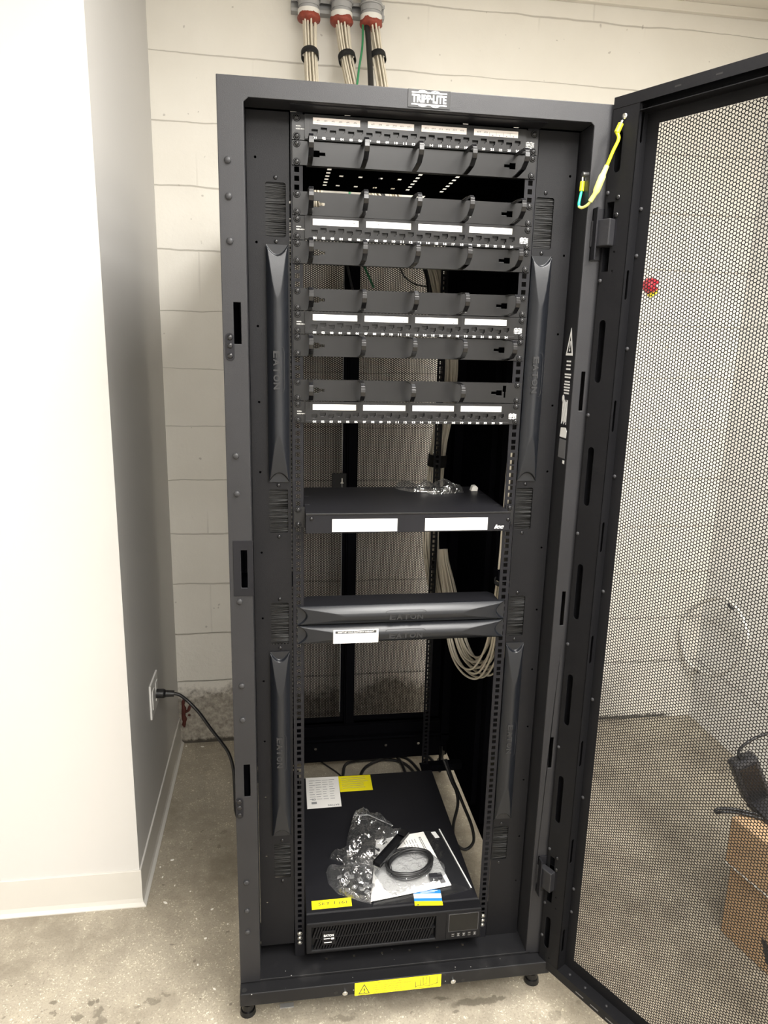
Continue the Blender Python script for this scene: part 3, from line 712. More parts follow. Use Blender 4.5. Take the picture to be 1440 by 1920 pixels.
def patch_panel(u, label, strip_mat, texts):
    z = uz(u); t = empty('patch_panel', (0, RAIL, z-U/2), label, 'patch panel', 'patch panels in the rack')
    F = Fr((0, 0, z))                                     # v measured down from the top of the unit
    b = M(); ears = M()
    outer = rect(-.2175, .2150, -.0440, -.0004); holes = []
    for i in range(24):
        px = portx(i); pz = -.0300 if i % 2 == 0 else -.0262
        holes.append([(px-.0060, pz+.0042), (px-.0060, pz-.0022), (px-.0036, pz-.0022), (px-.0036, pz-.0048), (px+.0036, pz-.0048), (px+.0036, pz-.0022), (px+.0060, pz-.0022), (px+.0060, pz+.0042)])
    b.prism(F, outer, holes, -.0538, -.0485)
    fz = b.build('faceplate', 'plate', t)
    ears.prism(F, rect(-.2412, -.2175, -.0440, -.0004), [], -.0572, -.0540); ears.prism(F, rect(.2150, .2412, -.0440, -.0004), [], -.0572, -.0540)
    ears.box(-.2412, .2412, .0550, .0572, z-.0440, z-.0004)
    for g in range(4): ears.box(portx(g*6)-.0095, portx(g*6)-.0090, .0484, .0486, z-.044, z-.0004)
    ears.build('mounting_plate', 'plate', t, bevel=.0006)
    rd_ = M().box(-.2175, .2150, .0470, .0485, z-.0430, z-.0385); rd_.build('number_ledge', 'plate', t, bevel=.0004)
    for i in range(24):
        px = portx(i); pz = z+(-.0300 if i % 2 == 0 else -.0262)
        pm = PORT[0]
        if pm is None:
            q = M().box(-.0072, .0072, .0130, .0138, -.0058, .0052, m=0)
            q.box(-.0072, -.0064, .0010, .0130, -.0058, .0052, m=0); q.box(.0064, .0072, .0010, .0130, -.0058, .0052, m=0)
            q.box(-.0072, .0072, .0010, .0130, .0044, .0052, m=0); q.box(-.0072, .0072, .0010, .0130, -.0058, -.0051, m=0)
            for k in range(8): q.box(-.0040+k*.0011, -.0036+k*.0011, .0040, .0110, .0026, .0030, m=2)
            q.box(-.0034, .0034, .0012, .0050, -.0050, -.0044, m=1)
            o = q.build('proto', ['cavity', 'greywash', 'chrome'], None); PORT[0] = o.data; bpy.data.objects.remove(o); pm = PORT[0]
        o = bpy.data.objects.new('jack_port', pm); COL.objects.link(o); o.parent = t; o.location = (px, .0530-RAIL, pz-(z-U/2)); OFF[o.name] = OFF[t.name]
    nm = M()
    for i in range(24): nm.text(NUM[i], F, portx(i), -.0408, w=.0066, h=.0042, c=-.0468)
    nm.text('MODEL:', F, -.2290, -.0205, w=.0095, h=.0022, c=-.0537); nm.text('N252-024-6A', F, -.2240, -.0252, w=.0195, h=.0024, c=-.0537)
    logo(nm, F, .2245, -.0270, .0185, .0125, -.0537)
    nm.build('printed_markings', 'white', t)
    for g in range(4):
        a0 = portx(g*6)-.0032; ls = M().fbox(F, a0, a0+.0888, -.0172, -.0058, -.0485, -.0479).build('label_strip', strip_mat, t)
        ln = M(); lab = texts[g]
        for k, s in enumerate(lab):
            if s: ln.text(s, F, a0+.0095+k*.0140, -.0108, h=.0026, c=-.0477)
        if not any(lab) or len(lab) < 6:
            k0 = len(lab)
            for k in range(k0, 6): ln.fbox(F, a0+.0025+k*.0140, a0+.0028+k*.0140, -.0168, -.0098, -.0479, -.0477); ln.fbox(F, a0+.0085+k*.0140, a0+.0105+k*.0140, -.0162, -.0150, -.0479, -.0477)
            ln.fbox(F, a0+.0025+k0*.0140, a0+.0865, -.0100, -.0098, -.0479, -.0477)
        else: ln.fbox(F, a0+.0025, a0+.0865, -.0142, -.0140, -.0479, -.0477)
        ln.build('label_text', 'ink', ls)
    screws(t, [(s*.23256, z-d) for s in (-1, 1) for d in (.00635, .0381)], .0540)
    return t
patch_panel(1, 'topmost patch panel with AP1 to AP20 label strips tinted pinkish as shaded under the rack top', 'shadelabel', [APS[0:6], APS[6:12], APS[12:18], APS[18:20]])
patch_panel(5, 'second patch panel from the top with small typed numbers on white strips', 'label', [NUM[0:6], NUM[6:12], NUM[12:18], NUM[18:24]])
patch_panel(9, 'third patch panel from the top, its right label strips printed with empty boxes', 'label', [E28[0:6], E28[6:11], [], []])
patch_panel(13, 'lowest patch panel, below the organizer that lacks its right ring', 'label', [[], [], [], []])

# horizontal cable organizers with D-rings
RINGX = [-.2080, -.1065, -.0050, .0965, .1985]
def ring_mesh():
    mb = M(); w = .0047; t = .0024                         # hoop in the y-z plane, split near the top front
    path = [(-.0, -.0195), (-.014, -.0195), (-.050, -.0155), (-.0675, -.0050), (-.0705, .0020), (-.0700, .0085)]
    path2 = [(-.0685, .0055), (-.0685, .0125), (-.060, .0180), (-.030, .0205), (0, .0205)]
    def strip(pth, ww):
        P = [Vector(q) for q in pth]; vs = []
        for i, q in enumerate(P):
            d = (P[min(i+1, len(P)-1)]-P[max(i-1, 0)]).normalized(); nn = Vector((-d.y, d.x))
            for sx in (-ww, ww):
                for sn in (-t/2, t/2):
                    r = q+nn*sn; vs.append((sx, r.x, r.y))
        fs = []
        for i in range(len(P)-1):
            a = i*4; b = a+4
            for k, l in ((0, 1), (1, 3), (3, 2), (2, 0)): fs.append((a+k, a+l, b+l, b+k))
        fs += [(0, 2, 3, 1), tuple(len(vs)-4+k for k in (0, 1, 3, 2))]
        mb.add(vs, fs)
    strip(path, w); strip(path2, w*.92)
    return mb
RING = [None]
def organizer(u, label, n=5):
    z = uz(u); t = empty('cable_organizer', (0, RAIL, z-U/2), label, 'cable organizer', 'horizontal cable organizers in the rack')
    F = Fr((0, 0, z-U/2)); mb = M()
    def notch(x, s):                                       # stepped push-fit slot
        return [(x-s*.011, -.0055), (x+s*.001, -.0055), (x+s*.001, -.0028), (x+s*.012, -.0028), (x+s*.012, .0028), (x+s*.001, .0028), (x+s*.001, .0055), (x-s*.011, .0055)]
    hs = [notch(-.1905, 1), notch(.1875, -1)]
    if n == 4: hs.append([(.2035, -.010), (.2065, -.010), (.2065, .002), (.2075, .002), (.2075, .015), (.2005, .015), (.2005, .002), (.2035, .002)])
    mb.prism(F, rect(-.2412, .2412, -.0214, .0214), hs, -.0570, -.0545)
    mb.box(-.214, .214, .057, .068, z-U/2-.0214, z-U/2-.0196); mb.box(-.214, .214, .057, .068, z-U/2+.0196, z-U/2+.0214)
    mb.build('plate', 'plate', t, bevel=.0005)
    if RING[0] is None:
        o = ring_mesh().build('proto', 'gloss', None); RING[0] = o.data; bpy.data.objects.remove(o)
    for x in RINGX[:n]:
        o = bpy.data.objects.new('d_ring', RING[0]); COL.objects.link(o); o.parent = t; o.location = (x, .0545-RAIL, 0); OFF[o.name] = OFF[t.name]
        b = o.modifiers.new('bevel', 'BEVEL'); b.width = .0006; b.segments = 2; b.limit_method = 'ANGLE'
    screws(t, [(s*.23256, z-d) for s in (-1, 1) for d in (.00635, .0381)], .0545)
    return t
organizer(2, 'topmost cable organizer with five rings, just below the AP labelled patch panel')
organizer(4, 'second cable organizer from the top, under the dark gap showing the roof slots')
organizer(6, 'third cable organizer from the top, directly below the second patch panel')
organizer(8, 'fourth cable organizer from the top, directly above the third patch panel')
organizer(10, 'fifth cable organizer from the top, directly below the third patch panel')
organizer(12, 'lowest cable organizer with only four rings and an empty slot at its right end', 4)

# snap-in blanking panels with a swelling scooped front
BLANK = [None]
def blank_mesh(L=.4700, H=.0425):
    mb = M(); NU, NV = 230, 40; vs = []; fs = []
    hl = L/2; hh = H/2; dep = .019
    def d(u, v):
        e = hl-abs(u); q = v/hh
        arc = .019*max(0, 1-q*q)
        if e < arc: return .0015
        st = min(1, (e-arc)/.0022); st = st*st*(3-2*st)
        bul = dep*(1-.82*q*q)
        t = min(1, e/.10); pl = dep*(.16+.84*t**.62) if e < .10 else dep
        return .0015+st*min(bul, pl)
    us = []
    for i in range(NU+1):
        t = i/NU*2-1; us.append(hl*math.copysign(abs(t)**.6, t) if False else hl*math.sin(t*math.pi/2))
    for j in range(NV+1):
        v = hh*(j/NV*2-1)
        for u in us: vs.append((u, -d(u, v), v))
    n = NU+1
    for j in range(NV):
        for i in range(NU): fs.append((j*n+i, j*n+i+1, (j+1)*n+i+1, (j+1)*n+i))
    for f in fs:
        ds = [-vs[k][1] for k in f]; mb.v or mb.v.extend(vs)
        mb.f.append(f); mb.mi.append(0); mb.sm.append(True)
    for row, rev in (([i for i in range(n)], 1), ([NV*n+i for i in range(n)], 0)):      # top and bottom edges
        a = [vs[k] for k in row]; b = [(x, 0., z) for x, y, z in a]
        mb.add(a+b, [((i, i+n, i+n+1, i+1) if rev else (i, i+1, i+n+1, i+n)) for i in range(n-1)])
    for col in (0, NU):
        a = [vs[j*n+col] for j in range(NV+1)]; b = [(x, 0., z) for x, y, z in a]; k = NV+1
        mb.add(a+b, [(j, j+1, j+k+1, j+k) for j in range(NV)])
    return mb
def blank_panel(c, label, vertical, spin=1):
    t = empty('blanking_panel', c, label, 'blanking panel', 'snap-in blanking panels on the rack')
    if BLANK[0] is None:
        o = blank_mesh().build('proto', 'blank', None); BLANK[0] = o.data; bpy.data.objects.remove(o)
    o = bpy.data.objects.new('cover', BLANK[0]); COL.objects.link(o); o.parent = t; OFF[o.name] = OFF[t.name]
    F = Fr((0, 0, 0)); lt = M() 
    for k, ch in enumerate('EATON'): lt.text(ch, F, -.0265+.0155*k, -.003, w=.0135, h=.0125, c=.0212, depth=.005)
    ring = [(-.044, -.004), (-.040, .010), (-.032, .0125), (.040, .0125), (.048, .010), (.052, -.004)]
    for a, b in zip(ring[:-1], ring[1:]): line(lt, F, a, b, .0006, .0196)
    lo = M(); lo.v = [(x+c[0], y+c[1], z+c[2]) for x, y, z in lt.v]; lo.f, lo.mi, lo.sm = lt.f, lt.mi, lt.sm
    l = lo.build('embossed_logo', 'matte', t)
    if vertical: t.rotation_euler = (0, math.radians(90*spin), 0)
    return t
b1 = blank_panel((0, .0560, uz(23)-U/2), 'upper of the two horizontal blanking panels, with nothing stuck on it', False)
b2 = blank_panel((0, .0560, uz(24)-U/2), 'lower of the two horizontal blanking panels, with a white sticker on it', False)
M().prism(Fr((0, 0, uz(23)-.0035), X, Y), [(-.222, .0565), (.222, .0565), (.222, .105), (.212, .118), (-.212, .118), (-.222, .105)], [], 0, .002).build('rear_ledge', 'panel', b1)
st = M().fbox(Fr((0, 0, uz(24)-U/2)), -.1575, -.0575, -.0165, .0150, -.0353, -.0346).build('white_sticker', 'label', b2)
stt = M(); SFm = Fr((0, 0, uz(24)-U/2)); 
stt.fbox(SFm, -.153, -.062, .0065, .0125, -.0346, -.0344); stt.build('sticker_header', 'ink', st)
sth = M(); sth.text("DON'T LET YOUR EQUIPMENT OVERHEAT", SFm, -.1075, .0095, w=.080, h=.0034, c=-.0342)
sth.build('header_text', 'white', st)
stx = M()
for r in range(4):
    x = -.150
    while x < -.066:
        w = random.uniform(.004, .012); stx.fbox(SFm, x, min(x+w, -.063), .0018-r*.0042, .0028-r*.0042, -.0346, -.0344); x += w+.002
stx.text('EATON', SFm, -.083, -.0142, w=.014, h=.0028, c=-.0343)
stx.build('sticker_print', 'greyink', st)
blank_panel((-.2715, .0600, 1.5745), 'vertical blanking panel, upper left, between the first and second left brush ports', True)
blank_panel((.2670, .0600, 1.5745), 'vertical blanking panel, upper right, between the first and second right brush ports', True)
blank_panel((-.2740, .0600, .7215), 'vertical blanking panel, lower left, above the bottom left brush port', True)
blank_panel((.2675, .0600, .7215), 'vertical blanking panel, lower right, above the bottom right brush port', True)

# fibre enclosure shelf in unit 18
sh = empty('rack_shelf', (0, .06, 1.2365), 'black one unit rack enclosure with two blank white label fields and a flat top', 'rack shelf')
M().box(-.2180, .2235, .020, .305, 1.2365, 1.2785).build('housing', 'panel', sh, bevel=.0012)
M().fbox(HXA, -.2180, .2235, 1.2765, 1.2800, -.0215, -.0185).build('front_lip', 'plate', sh, bevel=.0006)
M().box(-.2412, -.2185, .0540, .0572, 1.2425, 1.2860).box(.2240, .2412, .0540, .0572, 1.2425, 1.2860).box(-.2412, -.2185, .0572, .0590, 1.2425, 1.2860).build('mounting_ear', 'plate', sh)
for a, b in ((-.163, -.0245), (.0355, .1735)):
    M().fbox(HXA, a, b, 1.2395, 1.2672, -.0198, -.0192).build('label_field', 'label', sh, bevel=.0003)
M().text('icc', HXA, .1995, 1.2465, w=.022, h=.009, c=-.0192).build('logo_print', 'white', sh)
for x in (-.206, .219): M().dome((x, .0198, 1.2685 if x < 0 else 1.262), (0, -1, 0), .0042, .0028).build('cover_screw', 'darkscrew', sh)
for x, y in ((-.21, .20), (-.212, .11), (.214, .20), (.214, .09)): M().box(x-.006, x+.006, y, y+.003, 1.2786, 1.2789).build('cover_tab', 'rivet', sh)
screws(sh, [(-.23256, uz(18)-.00635), (-.23256, uz(18)-.0381), (.23256, uz(18)-.00635), (.23256, uz(18)-.0381)], .0540)

# battery backup unit at the bottom
up = empty('battery_backup', (0, .32, .1738), 'black two unit battery backup with slatted front grille at the rack bottom', 'battery backup')
M().box(-.2165, .2175, .050, .618, .1738, .2620).build('case', 'panel', up, bevel=.001)
M().box(-.2165, .2175, .0505, .056, .2622, .2645).build('case_seam', 'rivet', up)
bz = M(); F = HXA
grid_plate(bz, F, -.2185, .2180, .1780, .2650, [(-.2050, .1010, .1870, .2520)], -.0500, -.0200)
bz.build('bezel', 'plastic', up, bevel=.003)
gr = M(); gr.fbox(F, -.2045, .1005, .1875, .2515, -.044, -.036, m=1)
for k in range(46):
    x = -.214+k*.0069
    for z0, z1, o in ((.1875, .2175, 0), (.2195, .2515, .0035)):
        sk = .010
        pts = [(x+o, z0), (x+o+.0036, z0), (x+o+.0036+sk, z1), (x+o+sk, z1)]
        cl_ = lambda v: max(-.2045, min(.1005, v))
        pts = [(cl_(a), b) for a, b in pts]
        if pts[1][0]-pts[0][0] > .001 and pts[2][0]-pts[3][0] > .001: gr.prism(F, pts, [], -.0355, -.0225)
gr.fbox(F, -.2045, .1005, .2172, .2198, -.036, -.0235)
gr.build('grille', ['plastic', 'cavity'], up)
ub = M().fbox(F, -.1800, -.1475, .2010, .2400, -.0225, -.0195).build('badge', 'plastic', up, bevel=.0006)
um = M(); um.text('EATON', F, -.1640, .2285, w=.024, h=.0068, c=-.0193); um.fbox(F, -.176, -.160, .2185, .2205, -.0194, -.0193); um.fbox(F, -.158, -.151, .2165, .2215, -.0194, -.0193); um.fbox(F, -.175, -.157, .2075, .2098, -.0194, -.0193)
um.build('badge_print', 'white', ub)
M().fbox(F, .1275, .2150, .1825, .2585, -.0202, -.0188).build('display_surround', 'plastic', up, bevel=.0008)
M().fbox(F, .1338, .2092, .2048, .2557, -.0189, -.0186).build('display_frame', 'greywash', up)
M().fbox(F, .1345, .2085, .2055, .2550, -.0187, -.0183).build('display', 'lcd', up, bevel=.0004)
for k in range(5):
    x = .1455+k*.0140; bt = M().prism(F, rrect(x-.0042, x+.0042, .1895, .2015, .0015), [], -.0188, -.0180).build('button', 'gloss', up)
    ic = M(); ic.fbox(F, x-.0028, x+.0028, .1968, .1980, -.0180, -.0179)
    if k in (1, 2, 4): ic.prism(F, [(x-.0024, .1925), (x+.0024, .1925), (x, .1960)] if k != 2 else [(x-.0024, .1960), (x, .1925), (x+.0024, .1960)], [], -.0180, -.0179)
    ic.fbox(F, x-.0030, x+.0030, .1908, .1914, -.0180, -.0179)
    ic.build('button_icon', 'greyink', bt)
TF = Fr((0, 0, .262), X, Y)                              # labels on the top of the unit, n = +z
def quad(pts, c0, c1): return M().prism(TF, pts, [], c0, c1)
rl = quad([(-.198, .461), (-.0945, .4625), (-.0925, .616), (-.197, .6185)], .0001, .0005).build('rating_label', 'paper', up)
rp = M()
for r in range(9):
    for q in range(4): rp.fbox(TF, -.188+q*.021, -.188+q*.021+random.uniform(.010, .019), .600-r*.012, .602-r*.012, .0005, .0006)
rp.text('EATON', Fr((0, 0, .262), -X, -Y), .118, -.472, w=.034, h=.008, c=.0006)
rp.fbox(TF, -.184, -.168, .482, .492, .0005, .0007); rp.text('CE', Fr((0, 0, .262), -X, -Y), .176, -.504, w=.013, h=.009, c=.0006)
rp.build('label_print', 'greyink', rl)
yl = quad([(-.0925, .5335), (.0105, .5335), (.0118, .6135), (-.0925, .616)], .0001, .0005).build('notice_label', 'yellow', up)
yp = M()
for r in range(6): yp.fbox(TF, -.084, .004-random.uniform(0, .02), .603-r*.0105, .6045-r*.0105, .0005, .0006)
yp.build('label_print', 'greyink', yl)
yn = quad([(-.2023, .0675), (-.1030, .0685), (-.1028, .0965), (-.2023, .0955)], .0001, .0006).build('handwritten_note', 'yellow', up)
M().text('SET 1 (6)', TF, -.150, .082, w=.072, h=.013, c=.0008).build('handwriting', 'ink', yn)
bl = M().prism(Fr((0, 0, .2655), X, Y), [(.0555, .052), (.1255, .0445), (.1310, .087), (.0605, .095)], [], .0, .0004)
bl = M()
for (y0, y1, mm) in ((.044, .058, 2), (.058, .068, 0), (.068, .083, 1), (.083, .096, 0)):
    sk = lambda y: (y-.044)*.09
    bl.prism(TF, [(.0525+sk(y0), y0+.0035), (.1225+sk(y0), y0-.0035), (.1225+sk(y1), y1-.0035), (.0525+sk(y1), y1+.0035)], [], .0028, .0033, m=mm)
blo = bl.build('blue_white_sticker', ['blue', 'label', 'yellow'], up)
bt_ = M(); bt_.text('EATON', TF, .064, .0925, w=.013, h=.0045, c=.0036)
for x0, x1, y in ((.074, .120, .0905), (.074, .112, .0865)): bt_.fbox(TF, x0, x1, y, y+.0012, .0034, .0035)
bt_.build('sticker_print', 'white', blo)
bw = M().prism(TF, [(.058, .0475), (.064, .0470), (.061, .0525)], [], .0033, .0035); bw.build('warning_mark', 'ink', blo)

# ------------------------------------------------------------------ loose things lying on the battery backup
TOPZ = .2621
def film(name, outline, z0, height, seed, mat_='clear', res=34, rough=1.0, floor_gap=.0012):
    """crumpled plastic bag: two sheets joined round an outline, puffed and creased"""
    xs = [a for a, _ in outline]; ys = [b for _, b in outline]; x0, x1, y0, y1 = min(xs), max(xs), min(ys), max(ys)
    bm = bmesh.new(); n = len(outline)
    tri = tessellate_polygon([[Vector((a, b, 0)) for a, b in outline]])
    vv = [bm.verts.new((a, b, 0)) for a, b in outline]
    for t in tri:
        try: bm.faces.new([vv[i] for i in t])
        except ValueError: pass
    target = max(x1-x0, y1-y0)/res
    for _ in range(9):
        es = [e for e in bm.edges if e.calc_length() > target*1.5]
        if not es: break
        bmesh.ops.subdivide_edges(bm, edges=es, cuts=1, use_grid_fill=False)
        bmesh.ops.triangulate(bm, faces=[f for f in bm.faces if len(f.verts) > 3])
    segs = [(Vector(outline[i]), Vector(outline[(i+1) % n])) for i in range(n)]
    def ed(p):
        q = Vector((p.x, p.y)); best = 9
        for a, b in segs:
            t = max(0, min(1, (q-a).dot(b-a)/max(1e-9, (b-a).length_squared))); best = min(best, (q-(a+(b-a)*t)).length)
        return best
    V = list(bm.verts); D = [ed(v.co) for v in V]; mx = max(D)
    idx = {v: i for i, v in enumerate(V)}
    top = []; bot = []
    for v, d in zip(V, D):
        k = min(1, d/(mx*.75)); puff = math.sqrt(max(0, 1-(1-k)**2))
        q = Vector((v.co.x*21+seed, v.co.y*21, seed*3.1))
        rid = 1-2*abs(noise.noise(q)); rid2 = 1-2*abs(noise.noise(q*2.3+Vector((7, 3, 1))))
        f3 = noise.noise(q*5.1)
        h = height*puff*(.50+.42*max(0, rid)+.14*max(0, rid2)+.04*f3*rough)
        top.append((v.co.x+.0012*noise.noise(q*2), v.co.y+.0012*noise.noise(q*2+Vector((5, 5, 5))), z0+floor_gap+max(.0006, h)))
        bot.append((v.co.x, v.co.y, z0+.0005+.0004*max(0, noise.noise(q*2))))
    fs = [tuple(idx[v] for v in f.verts) for f in bm.faces]; N = len(V)
    def up_(f):
        a, b, c = (Vector(top[i]) for i in f[:3]); return (b-a).cross(c-a).z > 0
    ft = [f if up_(f) else tuple(reversed(f)) for f in fs]
    mb = M(); mb.add(top+bot, ft+[tuple(i+N for i in reversed(f)) for f in ft], True)
    bd_ = [e for e in bm.edges if e.is_boundary]
    mb.add([top[idx[e.verts[k]]] for e in bd_ for k in (0, 1)]+[bot[idx[e.verts[k]]] for e in bd_ for k in (0, 1)], [(2*i, 2*i+1, 2*i+1+2*len(bd_), 2*i+2*len(bd_)) for i in range(len(bd_))], True)
    bm.free(); return mb
# resealable sleeve, booklet, cable coil, bracket bar and hardware bags
slv = empty('zip_sleeve', (.07, .19, TOPZ), 'flat clear zip sleeve under the booklet on the battery backup', 'plastic sleeve')
film('s', [(-.054, .056), (.01, .062), (.12, .070), (.2160, .088), (.205, .18), (.186, .3225), (.128, .318), (.06, .30), (-.005, .18)], TOPZ, .0022, 3., res=26).build('film', 'clearflat', slv)
M().prism(Fr((0, 0, TOPZ+.0036), X, Y), [(.1742, .3215), (.1775, .3218), (.2098, .0885), (.2065, .0882)], [], 0, .0012).build('zip_strip', 'label', slv)
M().prism(Fr((0, 0, TOPZ+.0036), X, Y), [(.1490, .3120), (.1620, .3125), (.1690, .2870), (.1565, .2860)], [], 0, .0006).build('sleeve_label', 'label', slv)
bk = empty('instruction_booklet', (.06, .19, TOPZ+.0045), 'white instruction booklet lying under the bagged cable coil', 'booklet')
BKZ = .0052
pg = [(-.0560, .0705), (.1585, .1010), (.1275, .3130), (-.012, .2930)]
Pg = Fr((0, 0, TOPZ+BKZ), X, Y)
M().prism(Pg, pg, [], 0, .0016).build('pages', 'paper', bk, bevel=.0004)
pp = M()
ed_u = (Vector((.1275, .3130))-Vector((.1585, .1010))).normalized(); ed_v = Vector((-ed_u.y, ed_u.x))       # along the right edge, and leftwards
def bkp(s, t): q = Vector((.1585, .1010))+ed_u*s+ed_v*t; return (q.x, q.y)
pp.prism(Pg, [bkp(.012, .010), bkp(.050, .010), bkp(.050, .024), bkp(.012, .024)], [], .0016, .0018)
pp.prism(Pg, [bkp(.115, .016), bkp(.195, .016), bkp(.195, .022), bkp(.115, .022)], [[bkp(.118, .0178), bkp(.192, .0178), bkp(.192, .0202), bkp(.118, .0202)]], .0016, .0018)
for r in range(5):
    for q in range(3): pp.prism(Pg, [bkp(.130+q*.022, .035+r*.008), bkp(.130+q*.022+.017, .035+r*.008), bkp(.130+q*.022+.017, .0365+r*.008), bkp(.130+q*.022, .0365+r*.008)], [], .0016, .00175)
pp.build('cover_print', 'greywash', bk)
CZ = TOPZ+.0075
cc = empty('cable_coil', (.062, .178, CZ), 'coiled black cable in clear film lying on the booklet', 'cable coil')
cm = M(); pth = []
for k in range(151):
    t = k/150*2*math.pi*4.6; rr = 1+.10*math.sin(t*.37)+.06*math.sin(k*.3)
    pth.append((.062+.058*rr*math.cos(t)+.012*math.sin(t), .178+.046*rr*math.sin(t), CZ+.004+.0034*(k/30 % 5)+.001*math.sin(k)))
cm.tube(pth, .0034, 7); cm.build('cable', 'cord', cc)
M().box(.105, .128, .118, .136, CZ-.0015, CZ+.011).box(.128, .140, .121, .133, CZ+.001, CZ+.008).build('plug', 'adapter', cc, bevel=.0015)
cb = empty('cable_bag', (.055, .165, TOPZ), 'crinkled clear bag wrapped around the black cable coil', 'plastic bag')
film('c', [(-.035, .165), (-.018, .108), (.004, .078), (.03, .090), (.075, .105), (.12, .110), (.152, .14), (.156, .176), (.135, .214), (.09, .240), (.04, .236), (-.012, .205)], TOPZ+.007, .013, 9.).build('film', 'clear', cb)
br_ = empty('bracket_bar', (.02, .205, TOPZ+.03), 'black folded bracket bar leaning over the cable coil', 'bracket')
bF = Fr((-.031, .1515, TOPZ+.0275), Vector((.100, .118, 0)).normalized(), Z)
bF2 = Fr((-.031, .1515, TOPZ+.0385), Vector((.100, .118, .004)).normalized(), Vector((-.118, .100, 0)).normalized())
brm = M(); brm.fbox(bF2, 0, .150, -.012, .012, 0, .002); brm.fbox(bF2, 0, .150, -.012, -.010, 0, .012); brm.fbox(bF2, 0, .150, .010, .012, 0, .012); brm.fbox(bF2, .125, .150, -.012, .012, .010, .012)
brm.build('channel', 'gloss', br_, bevel=.001)
M().fbox(bF2, .004, .030, -.009, .009, .002, .010).build('end_block', 'plastic', br_, bevel=.001)
bagA = empty('hardware_bag', (-.05, .29, TOPZ), 'clear bag of black screws standing open-mouthed, farther from the front edge', 'plastic bag')
film('a', [(-.062, .412), (-.02, .408), (.045, .352), (.026, .318), (.084, .322), (.052, .288), (.018, .262), (-.012, .188), (-.05, .196), (-.085, .205), (-.146, .242), (-.10, .272), (-.088, .33)], TOPZ, .052, 1.7, rough=1.4).build('film', 'clear', bagA)
M().tube([(-.062, .411, TOPZ+.004), (-.02, .407, TOPZ+.005), (.045, .352, TOPZ+.004)], .0012, 5).build('bag_mouth', 'label', bagA)
bagB = empty('hardware_bag', (-.09, .14, TOPZ), 'clear bag of small fittings spread nearest the yellow note', 'plastic bag')
film('b', [(-.160, .192), (-.148, .204), (-.10, .204), (-.034, .194), (-.018, .165), (-.036, .12), (-.055, .068), (-.085, .082), (-.135, .112), (-.156, .148)], TOPZ, .036, 5.2, rough=1.2).build('film', 'clear', bagB)
def bolt_mesh(seed):
    mb = M(); mb.cyl((0, 0, 0), (0, 0, .003), .0045, .0038, 10).cyl((0, 0, 0), (0, 0, -.013), .0026, .0026, 8); return mb
bsrc = bolt_mesh(0).build('loose_screw', 'darkscrew', None, loc=(0, 0, 0))
k = 0
for (x, y) in [(-.11, .235), (-.095, .225), (-.08, .245), (-.07, .215), (-.055, .235), (-.035, .215), (-.03, .255), (-.012, .25), (-.02, .225), (.005, .275), (.012, .29), (-.06, .26), (-.12, .243)]:
    o = bsrc if k == 0 else bsrc.copy()
    if k: COL.objects.link(o)
    o.location = (x, y, TOPZ+.006+.003*(k % 3)); o.rotation_euler = (random.uniform(1.1, 1.9), random.uniform(-.4, .4), random.uniform(0, 6)); k += 1
    tag(o, 'small black screw inside the rear clear hardware bag', 'screw', 'black screws in the rear hardware bag')
nsrc = M().prism(Fr((0, 0, 0), X, Y), rect(-.006, .006, -.006, .006), [[(.003*math.cos(q*math.pi/4), .003*math.sin(q*math.pi/4)) for q in range(8)]], 0, .004).build('cage_nut', 'strut', None, loc=(0, 0, 0))
k = 0
for (x, y) in [(-.125, .165), (-.11, .14), (-.095, .155), (-.09, .125), (-.075, .145), (-.075, .11), (-.06, .13), (-.06, .1), (-.05, .15), (-.105, .172), (-.045, .12)]:
    o = nsrc if k == 0 else nsrc.copy()
    if k: COL.objects.link(o)
    o.location = (x, y, TOPZ+.003+.003*(k % 3)); o.rotation_euler = (random.uniform(-.4, .4), random.uniform(-.4, .4), random.uniform(0, 6)); k += 1
    tag(o, 'small square nut inside the front clear hardware bag', 'nut', 'square nuts in the front hardware bag')
# little bag on the shelf
sb = empty('screw_packet', (.09, .24, 1.2787), 'crumpled clear packet lying on top of the enclosure shelf', 'plastic bag')
film('p', [(.012, .285), (.022, .262), (.050, .232), (.075, .240), (.09, .205), (.125, .213), (.172, .226), (.158, .262), (.130, .268), (.118, .30), (.09, .262), (.06, .262), (.035, .285)], 1.2787, .030, 2.3, rough=1.5).build('film', 'clear', sb)
M().prism(Fr((.085, .238, 1.2795), X, Y), rect(-.02, .02, -.012, .012), [], 0, .004).build('silver_insert', 'chrome', sb, bevel=.001)
tag(M().prism(Fr((0, 0, 0), X, Z), [(-.008, .0), (.008, .0), (.009, .008), (.004, .013), (-.004, .012)], [], -.008, .008).build('cable_clip', 'collar', None, loc=(0, 0, 0)), 'small cream cable clip at the right rear corner of the enclosure shelf', 'clip')
bpy.data.objects['cable_clip'].location = (.205, .255, 1.2787)

